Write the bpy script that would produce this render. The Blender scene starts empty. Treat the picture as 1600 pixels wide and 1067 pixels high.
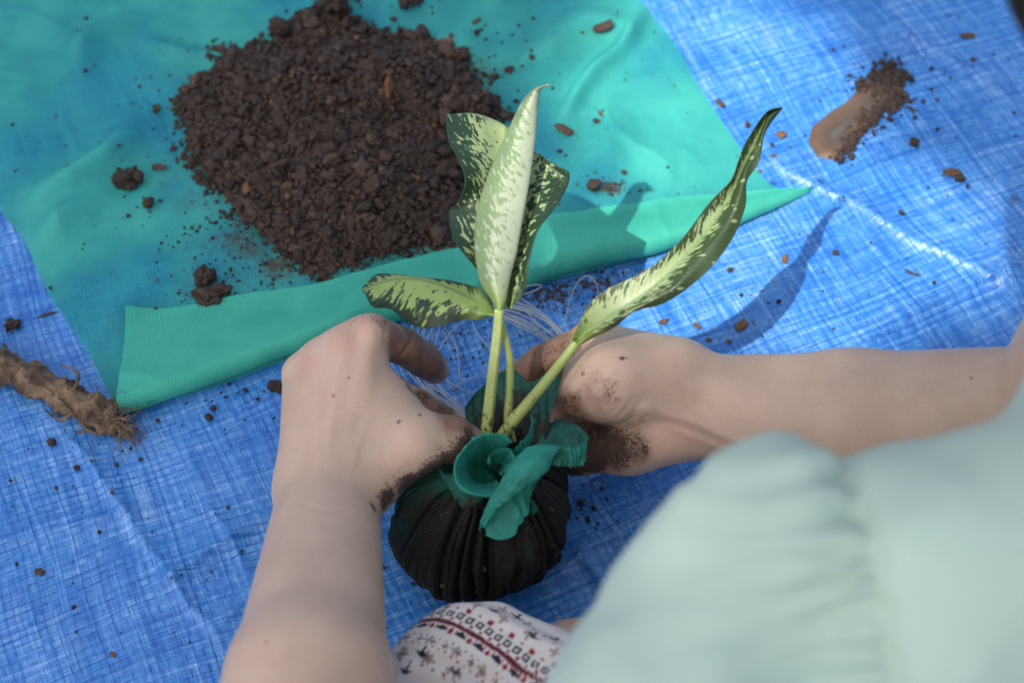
import bpy, bmesh, math, random
import numpy as np
from mathutils import Vector, Matrix, Euler
random.seed(7); rng = np.random.default_rng(7)
S = bpy.context.scene
C = S.collection
# ------------------------------------------------------------------ camera
CAM = np.array([0.0, -0.63, 0.90]); PITCH = math.radians(55.0); FPX = 60.0 / 36.0 * 1600
cd = bpy.data.cameras.new('camera'); co = bpy.data.objects.new('camera', cd); C.objects.link(co)
co.location = CAM; co.rotation_euler = (math.radians(90) - PITCH, 0, 0)
cd.lens = 60; cd.sensor_width = 36; cd.clip_start = 0.02; cd.clip_end = 300
cd.dof.use_dof = True; cd.dof.focus_distance = 1.0; cd.dof.aperture_fstop = 5.6
S.camera = co
# ------------------------------------------------------------------ sky, sun, exposure
SUN = np.array([-0.38, -0.45, 1.0]); SUN /= np.linalg.norm(SUN)
w = bpy.data.worlds.new('World'); S.world = w; w.use_nodes = True
wn = w.node_tree.nodes; wl = w.node_tree.links
sky = wn.new('ShaderNodeTexSky'); sky.sky_type = 'NISHITA'; sky.sun_disc = False
sky.sun_elevation = math.asin(SUN[2]); sky.sun_rotation = math.atan2(SUN[0], SUN[1])
sky.air_density = 1.0; sky.dust_density = 6.0; sky.ozone_density = 0.3
wn['Background'].inputs['Strength'].default_value = 0.12
wl.new(sky.outputs[0], wn['Background'].inputs[0])
sd = bpy.data.lights.new('sun', 'SUN'); so = bpy.data.objects.new('sun', sd); C.objects.link(so)
sd.energy = 2.5; sd.angle = math.radians(0.5); sd.color = (1.0, 0.95, 0.87)
so.rotation_euler = Vector(SUN).to_track_quat('Z', 'Y').to_euler(); so.location = (-2, -4, 7)
vs = S.view_settings; vs.view_transform = 'Standard'; vs.look = 'None'; vs.gamma = 1; vs.exposure = 1.14
# ------------------------------------------------------------------ helpers
CF = np.array([0, math.cos(PITCH), -math.sin(PITCH)]); CU = np.array([0, math.sin(PITCH), math.cos(PITCH)]); CR = np.array([1.0, 0, 0])
def ray(px, py):
    return (px - 800) / FPX * CR + (533.5 - py) / FPX * CU + CF
def at(px, py, z=0.0):                    # the place at height z that stands at this spot of the view
    d = ray(px, py); return CAM + d * ((z - CAM[2]) / d[2])
def dep(px, py, depth):
    return CAM + ray(px, py) * depth
def ats(L): return np.array([at(*p) for p in L])

def _h(ix, iy, iz, s):
    n = (ix * 374761393 + iy * 668265263 + iz * 2147483647 + s * 974634777) & 0xFFFFFFFF
    n = ((n ^ (n >> 13)) * 1274126177) & 0xFFFFFFFF
    n = ((n ^ (n >> 16)) * 2246822519) & 0xFFFFFFFF
    return ((n ^ (n >> 15)) & 0xFFFF) / 32767.5 - 1.0
def noise(x, y, z=None, s=0):             # value noise, -1..1
    x = np.asarray(x, float); y = np.asarray(y, float); z = np.zeros_like(x) if z is None else np.asarray(z, float)
    ix = np.floor(x).astype(np.int64); iy = np.floor(y).astype(np.int64); iz = np.floor(z).astype(np.int64)
    fx = x - ix; fy = y - iy; fz = z - iz
    fx = fx**3 * (fx * (fx * 6 - 15) + 10); fy = fy**3 * (fy * (fy * 6 - 15) + 10); fz = fz**3 * (fz * (fz * 6 - 15) + 10)
    r = 0
    for a in (0, 1):
        for b in (0, 1):
            for c in (0, 1):
                r = r + _h(ix + a, iy + b, iz + c, s) * (fx if a else 1 - fx) * (fy if b else 1 - fy) * (fz if c else 1 - fz)
    return r
def fbm(x, y, z=None, s=0, o=4):
    z = np.zeros_like(np.asarray(x, float)) if z is None else z
    r = 0; a = 1.0; f = 1.0
    for i in range(o):
        r = r + a * noise(x * f + 7.3 * i, y * f, z * f, s + i); a *= .5; f *= 2.03
    return r
def sstep(a, b, x):
    t = np.clip((x - a) / (b - a), 0, 1); return t * t * (3 - 2 * t)

def mesh(name, V, F, mat=None, parent=None, smooth=True, attrs=None, uv=None, col=None):
    V = np.asarray(V, np.float32)
    if parent is not None and not isinstance(parent, bool):
        pl = parent
        off = np.zeros(3)
        while pl is not None: off += np.array(pl.location); pl = pl.parent
        V = V - off.astype(np.float32)
    me = bpy.data.meshes.new(name)
    if isinstance(F, np.ndarray):
        k = F.shape[1]; n = len(F)
        me.vertices.add(len(V)); me.vertices.foreach_set('co', V.ravel())
        me.loops.add(n * k); me.loops.foreach_set('vertex_index', F.astype(np.int32).ravel())
        me.polygons.add(n); me.polygons.foreach_set('loop_start', np.arange(0, n * k, k, dtype=np.int32))
        me.update(calc_edges=True)
    else:
        me.from_pydata(V.tolist(), [], F); me.update()
    me.polygons.foreach_set('use_smooth', np.full(len(me.polygons), smooth))
    for kx, vals in (attrs or {}).items():
        a = me.attributes.new(kx, 'FLOAT', 'POINT'); a.data.foreach_set('value', np.asarray(vals, np.float32))
    if col is not None:
        a = me.attributes.new('print', 'FLOAT_COLOR', 'POINT')
        a.data.foreach_set('color', np.concatenate([col, np.ones((len(col), 1))], 1).astype(np.float32).ravel())
    if uv is not None:
        l = me.uv_layers.new(name='UVMap')
        li = np.zeros(len(me.loops), np.int32); me.loops.foreach_get('vertex_index', li)
        l.data.foreach_set('uv', np.asarray(uv, np.float32)[li].ravel())
    if mat: me.materials.append(mat)
    o = bpy.data.objects.new(name, me); C.objects.link(o)
    if parent is not None: o.parent = parent
    return o
def thing(name, label, cat, loc, group=None):
    o = bpy.data.objects.new(name, None); C.objects.link(o); o.location = [float(v) for v in loc]
    o.empty_display_size = .02; o['label'] = label; o['category'] = cat
    if group: o['group'] = group
    return o
def tag(o, label, cat, group=None):
    o['label'] = label; o['category'] = cat
    if group: o['group'] = group
    return o
def recentre(o):                          # put a one-mesh thing's origin at its own base
    me = o.data; n = len(me.vertices); v = np.zeros(n * 3, np.float32); me.vertices.foreach_get('co', v); v = v.reshape(-1, 3)
    c = np.array([v[:, 0].mean(), v[:, 1].mean(), v[:, 2].min()], np.float32)
    me.vertices.foreach_set('co', (v - c).ravel()); me.update(); o.location = [float(q) for q in c]; return o
def gridF(nu, nv, closed_v=False):
    i = np.arange(nu - 1)[:, None]; j = np.arange(nv if closed_v else nv - 1)[None, :]
    a = i * nv + j; b = i * nv + (j + 1) % nv; c = (i + 1) * nv + (j + 1) % nv; d = (i + 1) * nv + j
    return np.stack([a, b, c, d], -1).reshape(-1, 4)
def crom(P, n):                           # Catmull-Rom through P (k, d), n samples
    P = np.asarray(P, float); k = len(P)
    if k == 2: t = np.linspace(0, 1, n).reshape((-1,) + (1,) * (P.ndim - 1)); return P[0] * (1 - t) + P[1] * t
    Q = np.concatenate([[2 * P[0] - P[1]], P, [2 * P[-1] - P[-2]]])
    u = np.linspace(0, k - 1 - 1e-9, n); i = u.astype(int); t = (u - i).reshape((-1,) + (1,) * (P.ndim - 1))
    a, b, c, d = Q[i], Q[i + 1], Q[i + 2], Q[i + 3]
    return .5 * (2 * b + (c - a) * t + (2 * a - 5 * b + 4 * c - d) * t * t + (3 * b - a - 3 * c + d) * t**3)
def arcres(P, n):                         # resample a polyline evenly
    P = np.asarray(P, float); s = np.r_[0, np.cumsum(np.linalg.norm(np.diff(P, axis=0), axis=1))]
    u = np.linspace(0, s[-1], n); return np.stack([np.interp(u, s, P[:, k]) for k in range(P.shape[1])], 1)
def tube(path, rad, nseg=10, flat=None):
    P = np.asarray(path, float); n = len(P); rad = np.broadcast_to(np.asarray(rad, float), (n,))
    T = np.gradient(P, axis=0); T /= np.linalg.norm(T, axis=1)[:, None] + 1e-12
    up = np.array([0, 0, 1.0]) if abs(T[0][2]) < .9 else np.array([1.0, 0, 0])
    N = np.cross(up, T[0]); N /= np.linalg.norm(N); V = []
    for i in range(n):
        N = N - T[i] * N.dot(T[i]); N /= np.linalg.norm(N) + 1e-12; B = np.cross(T[i], N)
        a = np.arange(nseg) / nseg * 2 * math.pi
        V.append(P[i] + rad[i] * (np.cos(a)[:, None] * N + np.sin(a)[:, None] * B))
    V = np.concatenate(V); F = gridF(n, nseg, True)
    V = np.concatenate([V, P[:1], P[-1:]]); c0, c1 = len(V) - 2, len(V) - 1
    j = np.arange(nseg); j2 = (j + 1) % nseg; o = (n - 1) * nseg
    F = np.concatenate([F, np.stack([j2, j, np.full(nseg, c0), np.full(nseg, c0)], 1), np.stack([o + j, o + j2, np.full(nseg, c1), np.full(nseg, c1)], 1)])
    return V, [list(dict.fromkeys(f)) for f in F.tolist()]
def merge(parts):
    V = []; F = []; o = 0
    for v, f in parts:
        V.append(v); F.extend([[i + o for i in q] for q in (f.tolist() if isinstance(f, np.ndarray) else f)]); o += len(v)
    return np.concatenate(V), F
def inpoly(x, y, P):
    r = np.zeros(x.shape, bool); n = len(P)
    for i in range(n):
        x0, y0 = P[i][:2]; x1, y1 = P[(i + 1) % n][:2]
        c = ((y0 > y) != (y1 > y)) & (x < (x1 - x0) * (y - y0) / (y1 - y0 + 1e-12) + x0); r ^= c
    return r
def polydist(x, y, P, closed=True):       # distance to a polyline
    d = np.full(x.shape, 1e9); n = len(P)
    for i in range(n if closed else n - 1):
        a = P[i][:2]; b = P[(i + 1) % n][:2]; e = b - a
        t = np.clip(((x - a[0]) * e[0] + (y - a[1]) * e[1]) / (e.dot(e) + 1e-12), 0, 1)
        d = np.minimum(d, np.hypot(x - a[0] - t * e[0], y - a[1] - t * e[1]))
    return d

# ---- implicit surfaces
class Field:
    def __init__(s, lo, hi, h):
        s.lo = np.array(lo, float); s.h = h; s.n = np.ceil((np.array(hi) - s.lo) / h).astype(int) + 1
        s.f = np.full(s.n, 1.0, np.float32)
    def box(s, lo, hi):
        a = np.clip(np.floor((lo - s.lo) / s.h).astype(int), 0, s.n); b = np.clip(np.ceil((hi - s.lo) / s.h).astype(int) + 1, 0, s.n)
        return a, b
    def cone(s, a, b, ra, rb, k=.004, nrm=None, flat=1.0, sub=False):
        a = np.array(a, float); b = np.array(b, float); pad = max(ra, rb) + k * 1.5 + 4 * s.h
        i0, i1 = s.box(np.minimum(a, b) - pad, np.maximum(a, b) + pad)
        if (i1 <= i0).any(): return
        X, Y, Z = [s.lo[q] + s.h * np.arange(i0[q], i1[q]) for q in range(3)]
        px = X[:, None, None] - a[0]; py = Y[None, :, None] - a[1]; pz = Z[None, None, :] - a[2]
        e = b - a; L2 = e.dot(e) + 1e-12
        t = np.clip((px * e[0] + py * e[1] + pz * e[2]) / L2, 0, 1)
        qx = px - t * e[0]; qy = py - t * e[1]; qz = pz - t * e[2]; r = ra + (rb - ra) * t
        d = np.sqrt(qx * qx + qy * qy + qz * qz) + 1e-9
        if nrm is not None:
            m = np.array(nrm, float); m /= np.linalg.norm(m); qn = qx * m[0] + qy * m[1] + qz * m[2]
            L = np.sqrt(d * d + (flat * flat - 1) * qn * qn); d = (L - r) * d / L
        else: d = d - r
        sl = tuple(slice(i0[q], i1[q]) for q in range(3)); f = s.f[sl]
        if sub:
            hh = np.clip(.5 + .5 * (-d - f) / k, 0, 1); s.f[sl] = np.maximum(f, -d) + k * hh * (1 - hh)
        else:
            hh = np.clip(.5 + .5 * (f - d) / k, 0, 1); s.f[sl] = f * (1 - hh) + d * hh - k * hh * (1 - hh)
    def merge(s, o, k):                   # same grid
        hh = np.clip(.5 + .5 * (s.f - o.f) / k, 0, 1); s.f = s.f * (1 - hh) + o.f * hh - k * hh * (1 - hh)
    def mesh(s):
        f = s.f; neg = f < 0
        c = np.zeros(np.array(f.shape) - 1, np.int8)
        for i in (0, 1):
            for j in (0, 1):
                for k in (0, 1): c += neg[i:f.shape[0] - 1 + i, j:f.shape[1] - 1 + j, k:f.shape[2] - 1 + k]
        act = np.argwhere((c > 0) & (c < 8)); idx = np.full(c.shape, -1, np.int64); idx[tuple(act.T)] = np.arange(len(act))
        acc = np.zeros((len(act), 3)); cnt = np.zeros(len(act))
        cor = [(i, j, k) for i in (0, 1) for j in (0, 1) for k in (0, 1)]
        val = {q: f[act[:, 0] + q[0], act[:, 1] + q[1], act[:, 2] + q[2]].astype(float) for q in cor}
        for q in cor:
            for ax in range(3):
                if q[ax] == 0:
                    p = list(q); p[ax] = 1; p = tuple(p); a, b = val[q], val[p]; m = (a < 0) != (b < 0)
                    t = np.where(m, a / np.where(m, a - b, 1), 0); pos = np.tile(np.array(q, float), (len(act), 1)); pos[:, ax] = t
                    acc[m] += pos[m]; cnt += m
        V = s.lo + s.h * (act + acc / cnt[:, None]); Q = []
        for ax in range(3):
            u, v = (ax + 1) % 3, (ax + 2) % 3
            a = np.take(neg, range(0, f.shape[ax] - 1), ax); b = np.take(neg, range(1, f.shape[ax]), ax)
            for e0, e1, flip in ((a & ~b, 0, False), (~a & b, 0, True)):
                g = np.argwhere(e0)
                g = g[(g[:, u] > 0) & (g[:, v] > 0) & (g[:, u] < f.shape[u] - 1) & (g[:, v] < f.shape[v] - 1)]
                if not len(g): continue
                def gi(du, dv):
                    h = g.copy(); h[:, u] -= du; h[:, v] -= dv; return idx[tuple(h.T)]
                q = np.stack([gi(1, 1), gi(0, 1), gi(0, 0), gi(1, 0)], 1)
                Q.append(q[:, ::-1] if flip else q)
        return V, np.concatenate(Q)
def relax(V, F, n=2, lam=.5):
    E = np.concatenate([F[:, [0, 1]], F[:, [1, 2]], F[:, [2, 3]], F[:, [3, 0]]]); E = np.concatenate([E, E[:, ::-1]])
    cnt = np.bincount(E[:, 0], minlength=len(V))[:, None] + 1e-9
    for _ in range(n):
        A = np.stack([np.bincount(E[:, 0], V[E[:, 1], k], len(V)) for k in range(3)], 1) / cnt
        V = V + lam * (A - V)
    return V
def vnormals(V, F):
    n = np.cross(V[F[:, 2]] - V[F[:, 0]], V[F[:, 3]] - V[F[:, 1]]); N = np.zeros_like(V)
    for k in range(4):
        for a in range(3): N[:, a] += np.bincount(F[:, k], n[:, a], len(V))
    return N / (np.linalg.norm(N, axis=1)[:, None] + 1e-12)

# ---- materials
class M:
    def __init__(s, name, **kw):
        s.m = bpy.data.materials.new(name); s.m.use_nodes = True; s.t = s.m.node_tree; s.b = s.t.nodes['Principled BSDF']; s.out = s.t.nodes['Material Output']
        for k, v in kw.items(): s.b.inputs[k.replace('_', ' ')].default_value = v
    def n(s, typ, ins=None, **props):
        nd = s.t.nodes.new('ShaderNode' + typ)
        for k, v in props.items(): setattr(nd, k, v)
        for k, v in (ins or {}).items(): s.put(nd.inputs[k], v)
        return nd
    def put(s, sock, v):
        if isinstance(v, bpy.types.NodeSocket): s.t.links.new(v, sock)
        elif isinstance(v, (tuple, list)) and len(v) == 3 and sock.type == 'RGBA': sock.default_value = (*v, 1)
        else: sock.default_value = v
    def math(s, op, a, b=0.0, c=0.0, clamp=False):
        nd = s.n('Math', {0: a, 1: b, 2: c}, operation=op, use_clamp=clamp); return nd.outputs[0]
    def mix(s, f, a, b, blend='MIX'):
        nd = s.n('Mix', data_type='RGBA', blend_type=blend); s.put(nd.inputs[0], f); s.put(nd.inputs[6], a); s.put(nd.inputs[7], b); return nd.outputs[2]
    def step(s, x, a, b, lo=0.0, hi=1.0):
        nd = s.n('MapRange', {0: x, 1: a, 2: b, 3: lo, 4: hi}, interpolation_type='SMOOTHSTEP'); return nd.outputs[0]
    def noise(s, vec, scale, detail=4.0, rough=.5, dist=0.0, dim='3D'):
        nd = s.n('TexNoise', {'Scale': scale, 'Detail': detail, 'Roughness': rough, 'Distortion': dist}, noise_dimensions=dim)
        if vec is not None: s.put(nd.inputs['Vector'], vec)
        return nd.outputs[0]
    def attr(s, name): return s.n('Attribute', attribute_name=name).outputs['Fac']
    def pos(s): return s.n('TexCoord').outputs['Object']
    def gpos(s): return s.n('NewGeometry').outputs['Position']
    def bump(s, h, strength=.3, dist=.001, nrm=None):
        nd = s.n('Bump', {'Height': h, 'Strength': strength, 'Distance': dist})
        if nrm is not None: s.put(nd.inputs['Normal'], nrm)
        return nd.outputs[0]
    def set(s, **kw):
        for k, v in kw.items(): s.put(s.b.inputs[k.replace('_', ' ')], v)
        return s

# ---- tarpaulin: the height of its surface anywhere
TH = math.radians(23.0); TC, TS = math.cos(TH), math.sin(TH)
CREASES = [((95, 680), (345, 1010), .0026, .006), ((900, 770), (1120, 700), .003, .008), ((870, 900), (1060, 790), .003, .009), ((900, 860), (960, 960), .002, .006),
           ((0, 560), (90, 500), .002, .006), ((1040, 55), (1240, -20), .003, .006), ((1180, 250), (1600, 480), .0022, .008), ((230, 930), (430, 820), .0035, .010),
           ((1330, 560), (1600, 420), .0018, .007), ((1560, 380), (1590, 560), .004, .01), ((0, 860), (240, 800), .0014, .006), ((280, 700), (420, 980), .0012, .005), ((1380, 40), (1600, 180), .0016, .006), ((330, 1000), (420, 930), .003, .008)]
CR_ = [(at(*a)[:2], at(*b)[:2], A, wd) for a, b, A, wd in CREASES]
def tarpz(x, y):
    x = np.asarray(x, float); y = np.asarray(y, float)
    z = .0065 + .0026 * fbm(x * 7, y * 7, s=11, o=3) + .0009 * fbm(x * 28 + 3, y * 28, s=14, o=2)
    for a, b, A, wd in CR_:
        e = b - a; L = np.linalg.norm(e); e = e / L
        t = (x - a[0]) * e[0] + (y - a[1]) * e[1]; d = (x - a[0]) * -e[1] + (y - a[1]) * e[0] + .003 * noise(t * 40, t * 0 + A * 1e4, s=3)
        fade = sstep(-.01, .03, t) * sstep(-.01, .03, L - t)
        z = z + 1.9 * A * fade * np.where(d > 0, np.exp(-np.abs(d) / wd), np.exp(-np.abs(d) / (wd * .35)))
    return z
# ================================================================== SETTING
mg = M('packed_earth', Roughness=.95)
p = mg.gpos(); n1 = mg.noise(p, 3, 8, .6); n2 = mg.noise(p, 90, 6, .6)
mg.set(Base_Color=mg.mix(mg.step(n1, .35, .65), (.16, .11, .075), (.26, .20, .14)), Normal=mg.bump(n2, .6, .004))
a = np.arange(64) / 64 * 2 * math.pi
gv = [[0, 0, 0]] + [[r * math.cos(t), r * math.sin(t), 0] for r in (3, 20, 120) for t in a]
gf = [[0, 1 + i, 1 + (i + 1) % 64] for i in range(64)] + [[1 + 64 * k + i, 65 + 64 * k + i, 65 + 64 * k + (i + 1) % 64, 1 + 64 * k + (i + 1) % 64] for k in range(2) for i in range(64)]
g = mesh('ground', gv, gf, mg.m); g['kind'] = 'structure'

# ---- blue tarpaulin
PITCHW = .0050
mt = M('woven_tarpaulin')
uvn = mt.n('UVMap', uv_map='UVMap').outputs[0]
wob = mt.n('VectorMath', {0: mt.n('TexNoise', {'Vector': uvn, 'Scale': .03, 'Detail': 1.0}).outputs['Color'], 1: (.5, .5, .5)}, operation='SUBTRACT').outputs[0]
wob = mt.n('VectorMath', {0: wob, 3: 5.0}, operation='SCALE').outputs[0]
uvw = mt.n('VectorMath', {0: uvn, 1: wob}, operation='ADD').outputs[0]
sp = mt.n('SeparateXYZ', {0: uvw}); U, V_ = sp.outputs[0], sp.outputs[1]
fu, fv = mt.math('FLOOR', U), mt.math('FLOOR', V_); ru, rv = mt.math('FRACT', U), mt.math('FRACT', V_)
du = mt.math('ABSOLUTE', mt.math('SUBTRACT', ru, .5)); dv = mt.math('ABSOLUTE', mt.math('SUBTRACT', rv, .5))
par = mt.math('MODULO', mt.math('ADD', fu, mt.math('ADD', fv, 4000.0)), 2.0)
wu = mt.n('TexWhiteNoise', {'W': fu}, noise_dimensions='1D').outputs[0]; wv = mt.n('TexWhiteNoise', {'W': mt.math('ADD', fv, 5000.5)}, noise_dimensions='1D').outputs[0]
cell = mt.n('TexWhiteNoise', {'Vector': mt.n('CombineXYZ', {0: fu, 1: fv}).outputs[0]}, noise_dimensions='2D').outputs[0]
# long streaks that run along single tapes
su = mt.noise(mt.n('CombineXYZ', {0: mt.math('MULTIPLY', U, 1.7), 1: mt.math('MULTIPLY', V_, .06), 2: 3.0}).outputs[0], 1.0, 4, .65)
sv = mt.noise(mt.n('CombineXYZ', {0: mt.math('MULTIPLY', U, .06), 1: mt.math('MULTIPLY', V_, 1.7), 2: 9.0}).outputs[0], 1.0, 4, .65)
fbu = mt.math('MULTIPLY', mt.noise(mt.n('CombineXYZ', {0: mt.math('MULTIPLY', U, 4.5), 1: mt.math('MULTIPLY', V_, .22), 2: 5.0}).outputs[0], 1.0, 3, .6), par)
fbv = mt.math('MULTIPLY', mt.noise(mt.n('CombineXYZ', {0: mt.math('MULTIPLY', U, .22), 1: mt.math('MULTIPLY', V_, 4.5), 2: 7.0}).outputs[0], 1.0, 3, .6), mt.math('SUBTRACT', 1.0, par))
patch = mt.noise(uvn, .045, 4, .55); patch2 = mt.noise(uvn, .16, 3, .6)
gw = mt.math('MULTIPLY_ADD', wu, .10, .405); gw2 = mt.math('MULTIPLY_ADD', wv, .10, .405)
gapu = mt.step(mt.math('SUBTRACT', du, gw), -.02, .06); gapv = mt.step(mt.math('SUBTRACT', dv, gw2), -.02, .06)
dash = mt.step(mt.math('ADD', mt.math('MULTIPLY', cell, .8), patch2), .62, 1.05)
gap = mt.math('MULTIPLY', mt.math('MAXIMUM', mt.math('MULTIPLY', gapu, mt.step(par, .4, .6, .35, 1.0)), mt.math('MULTIPLY', gapv, mt.step(par, .4, .6, 1.0, .35))), dash)
lightness = mt.math('ADD', mt.math('ADD', mt.math('MULTIPLY', mt.math('SUBTRACT', su, 0.0), 1.0), mt.math('MULTIPLY', mt.math('SUBTRACT', sv, 0.0), 1.0)), mt.math('ADD', mt.math('MULTIPLY_ADD', mt.math('ADD', fbu, fbv), .55, -.16), mt.math('ADD', mt.math('MULTIPLY', cell, .12), mt.math('MULTIPLY', patch, .5))))
lightness = mt.math('MAXIMUM', lightness, 0.0)
c = mt.n('ValToRGB', {0: mt.math('MULTIPLY_ADD', lightness, .6, -.095)}); cr = c.color_ramp
cr.elements[0].position = .50; cr.elements[0].color = (.010, .095, .38, 1); cr.elements[1].position = .98; cr.elements[1].color = (.24, .45, .79, 1)
e = cr.elements.new(.66); e.color = (.018, .148, .51, 1); e = cr.elements.new(.80); e.color = (.060, .255, .63, 1)
col = mt.mix(mt.math('MULTIPLY', gap, .85), c.outputs[0], (.007, .042, .225))
# mud film, thicker where the soil was worked
stn = mt.attr('stain'); dn = mt.noise(uvn, .9, 6, .7); dn2 = mt.noise(uvn, .22, 5, .6)
mud = mt.step(mt.math('ADD', mt.math('MULTIPLY', stn, .50), mt.math('ADD', mt.math('MULTIPLY', mt.math('SUBTRACT', dn, .5), 1.5), mt.math('MULTIPLY', gap, .22))), .35, .52)
dust = mt.math('MULTIPLY', mt.step(dn2, .52, .8), .12)
col = mt.mix(dust, col, (.30, .28, .26)); col = mt.mix(mt.math('MULTIPLY', mud, .93), col, (.035, .022, .016))
hgt = mt.math('MULTIPLY', mt.math('SUBTRACT', 1.0, mt.math('MULTIPLY', mt.step(par, .4, .6), mt.math('MULTIPLY', du, du))), 1.0)
h1 = mt.math('MULTIPLY', mt.math('COSINE', mt.math('MULTIPLY', du, 1.7)), par); h2 = mt.math('MULTIPLY', mt.math('COSINE', mt.math('MULTIPLY', dv, 1.7)), mt.math('SUBTRACT', 1.0, par))
hgt = mt.math('SUBTRACT', mt.math('ADD', h1, h2), mt.math('MULTIPLY', gap, .7)); hgt = mt.math('ADD', hgt, mt.math('ADD', mt.math('MULTIPLY', mt.math('ADD', su, sv), .9), mt.math('MULTIPLY', mt.math('ADD', fbu, fbv), .8)))
nb = mt.bump(hgt, .7, .0006)
film = mt.noise(uvn, .55, 5, .7); nb = mt.bump(film, .35, .0012, nb)
rg = mt.math('ADD', mt.math('MULTIPLY', film, .22), mt.math('MULTIPLY_ADD', mud, .35, .15))
mt.set(Base_Color=col, Roughness=rg, Normal=nb); mt.b.inputs['Specular IOR Level'].default_value = .6
fine = np.arange(-.50, .5001, .00167); coarse = np.linspace(.03, 1.0, 22)
ax = np.r_[-.50 - coarse[::-1], fine, .50 + coarse]
UU, VV = np.meshgrid(ax, ax, indexing='ij')
X = UU * TC - VV * TS; Y = UU * TS + VV * TC + .03
Z = tarpz(X, Y); q = (np.abs(UU) < .505) & (np.abs(VV) < .505)
wz = .00016 * np.cos(UU / PITCHW * math.pi) * np.cos(VV / PITCHW * math.pi) + .0003 * noise(UU / PITCHW * .5, VV / PITCHW * .04, s=5) + .0003 * noise(UU / PITCHW * .04, VV / PITCHW * .5, s=6)
Z = Z + np.where(q, wz, 0)
def blobs(x, y, L):
    r = np.zeros_like(x)
    for px, py, rx, ry, s_ in L:
        c_ = at(px, py); r = np.maximum(r, s_ * np.exp(-(((x - c_[0]) / (rx * .0004))**2 + ((y - c_[1]) / (ry * .00049))**2)))
    return r
TSTAIN = blobs(X, Y, [(860, 470, 70, 36, 1.0), (930, 455, 80, 26, .9), (1000, 440, 60, 18, .75), (720, 540, 70, 60, .62), (690, 600, 60, 50, .45), (1345, 190, 70, 60, .5), (1390, 130, 60, 30, .55), (250, 640, 260, 25, .35), (900, 800, 60, 40, .4)])
tp = mesh('tarpaulin', np.stack([X, Y, Z], -1).reshape(-1, 3), gridF(len(ax), len(ax)), mt.m, attrs={'stain': TSTAIN.ravel()}, uv=np.stack([UU / PITCHW, VV / PITCHW], -1).reshape(-1, 2))
tag(tp, 'wrinkled bright blue woven plastic tarpaulin spread over the ground', 'tarpaulin')

# ---- unseen tree added to shade the spot (behind and left of the camera)
SUN_PATCH = np.array([at(*q)[:2] for q in [(975, 330), (955, 200), (965, 60), (1050, -10), (1190, 40), (1290, 120), (1360, 230), (1430, 330), (1440, 420), (1330, 470), (1200, 560), (1020, 560), (990, 470)]])
tree = thing('added_shade_tree', 'large unseen broad leafed tree added behind to shade the tarpaulin', 'tree', (-2.6, -5.0, 0))
mb = M('bark', Roughness=.9); mb.set(Base_Color=mb.mix(mb.noise(mb.pos(), 8, 8, .7), (.05, .035, .025), (.17, .13, .10)), Normal=mb.bump(mb.noise(mb.pos(), 25, 6, .7), .8, .02))
ml = M('tree_leaf', Roughness=.5); ml.set(Base_Color=ml.mix(ml.noise(ml.pos(), 3, 3), (.03, .07, .015), (.08, .13, .03)))
tw = [tube(crom([(-2.6, -5, -.05), (-2.6, -4.7, 1.6), (-2.5, -4.1, 3.0), (-2.3, -3.5, 4.2), (-2.1, -2.9, 5.6)], 24), np.linspace(.24, .05, 24), 14)]
for k in range(9):
    t_ = rng.uniform(0, 2 * math.pi); b0 = np.array([-2.5, -4.1, 3.0]) + (np.array([-2.2, -3.2, 5.0]) - np.array([-2.5, -4.1, 3.0])) * (k / 9)
    b1 = np.array([-2.1, -2.9, 5.5]) + np.array([math.cos(t_) * 1.7, math.sin(t_) * 1.7, rng.uniform(-.5, .7)])
    tw.append(tube(crom([b0, (b0 + b1) / 2 + [0, 0, .25], b1], 12), np.linspace(.07, .015, 12), 8))
V, F = merge(tw); mesh('trunk', V, F, mb.m, tree)
N = 26000
dirs = rng.normal(size=(N, 3)); dirs /= np.linalg.norm(dirs, axis=1)[:, None]
cen = np.array([-2.15, -2.75, 5.6]) + dirs * (rng.uniform(0, 1, (N, 1))**.4) * np.array([2.5, 2.5, 1.2])
gx = cen[:, 0] - SUN[0] / SUN[2] * cen[:, 2]; gy = cen[:, 1] - SUN[1] / SUN[2] * cen[:, 2]
ins = inpoly(gx, gy, SUN_PATCH); dd = polydist(gx, gy, SUN_PATCH)
sd_ = np.where(ins, -dd, dd)
keep = sd_ > .055 + .012 * noise(gx * 22, gy * 22, s=2)  # leaves over the sun patch left out: the crown's gap shapes the light
cen = cen[keep]; n = len(cen)
a1 = rng.normal(size=(n, 3)); a1 /= np.linalg.norm(a1, axis=1)[:, None]; nn = np.array([0, 0, 1.0]) + .6 * rng.normal(size=(n, 3)); a2 = np.cross(nn, a1); a2 /= np.linalg.norm(a2, axis=1)[:, None]
a1 = np.cross(a2, nn); a1 /= np.linalg.norm(a1, axis=1)[:, None]; L_ = rng.uniform(.05, .075, (n, 1)); W_ = L_ * .42
V = np.stack([cen - a1 * L_, cen + a2 * W_ - a1 * L_ * .2, cen + a1 * L_, cen - a2 * W_ - a1 * L_ * .2], 1).reshape(-1, 3)
mesh('crown', V, np.arange(4 * n).reshape(-1, 4), ml.m, tree, smooth=False)

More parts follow.
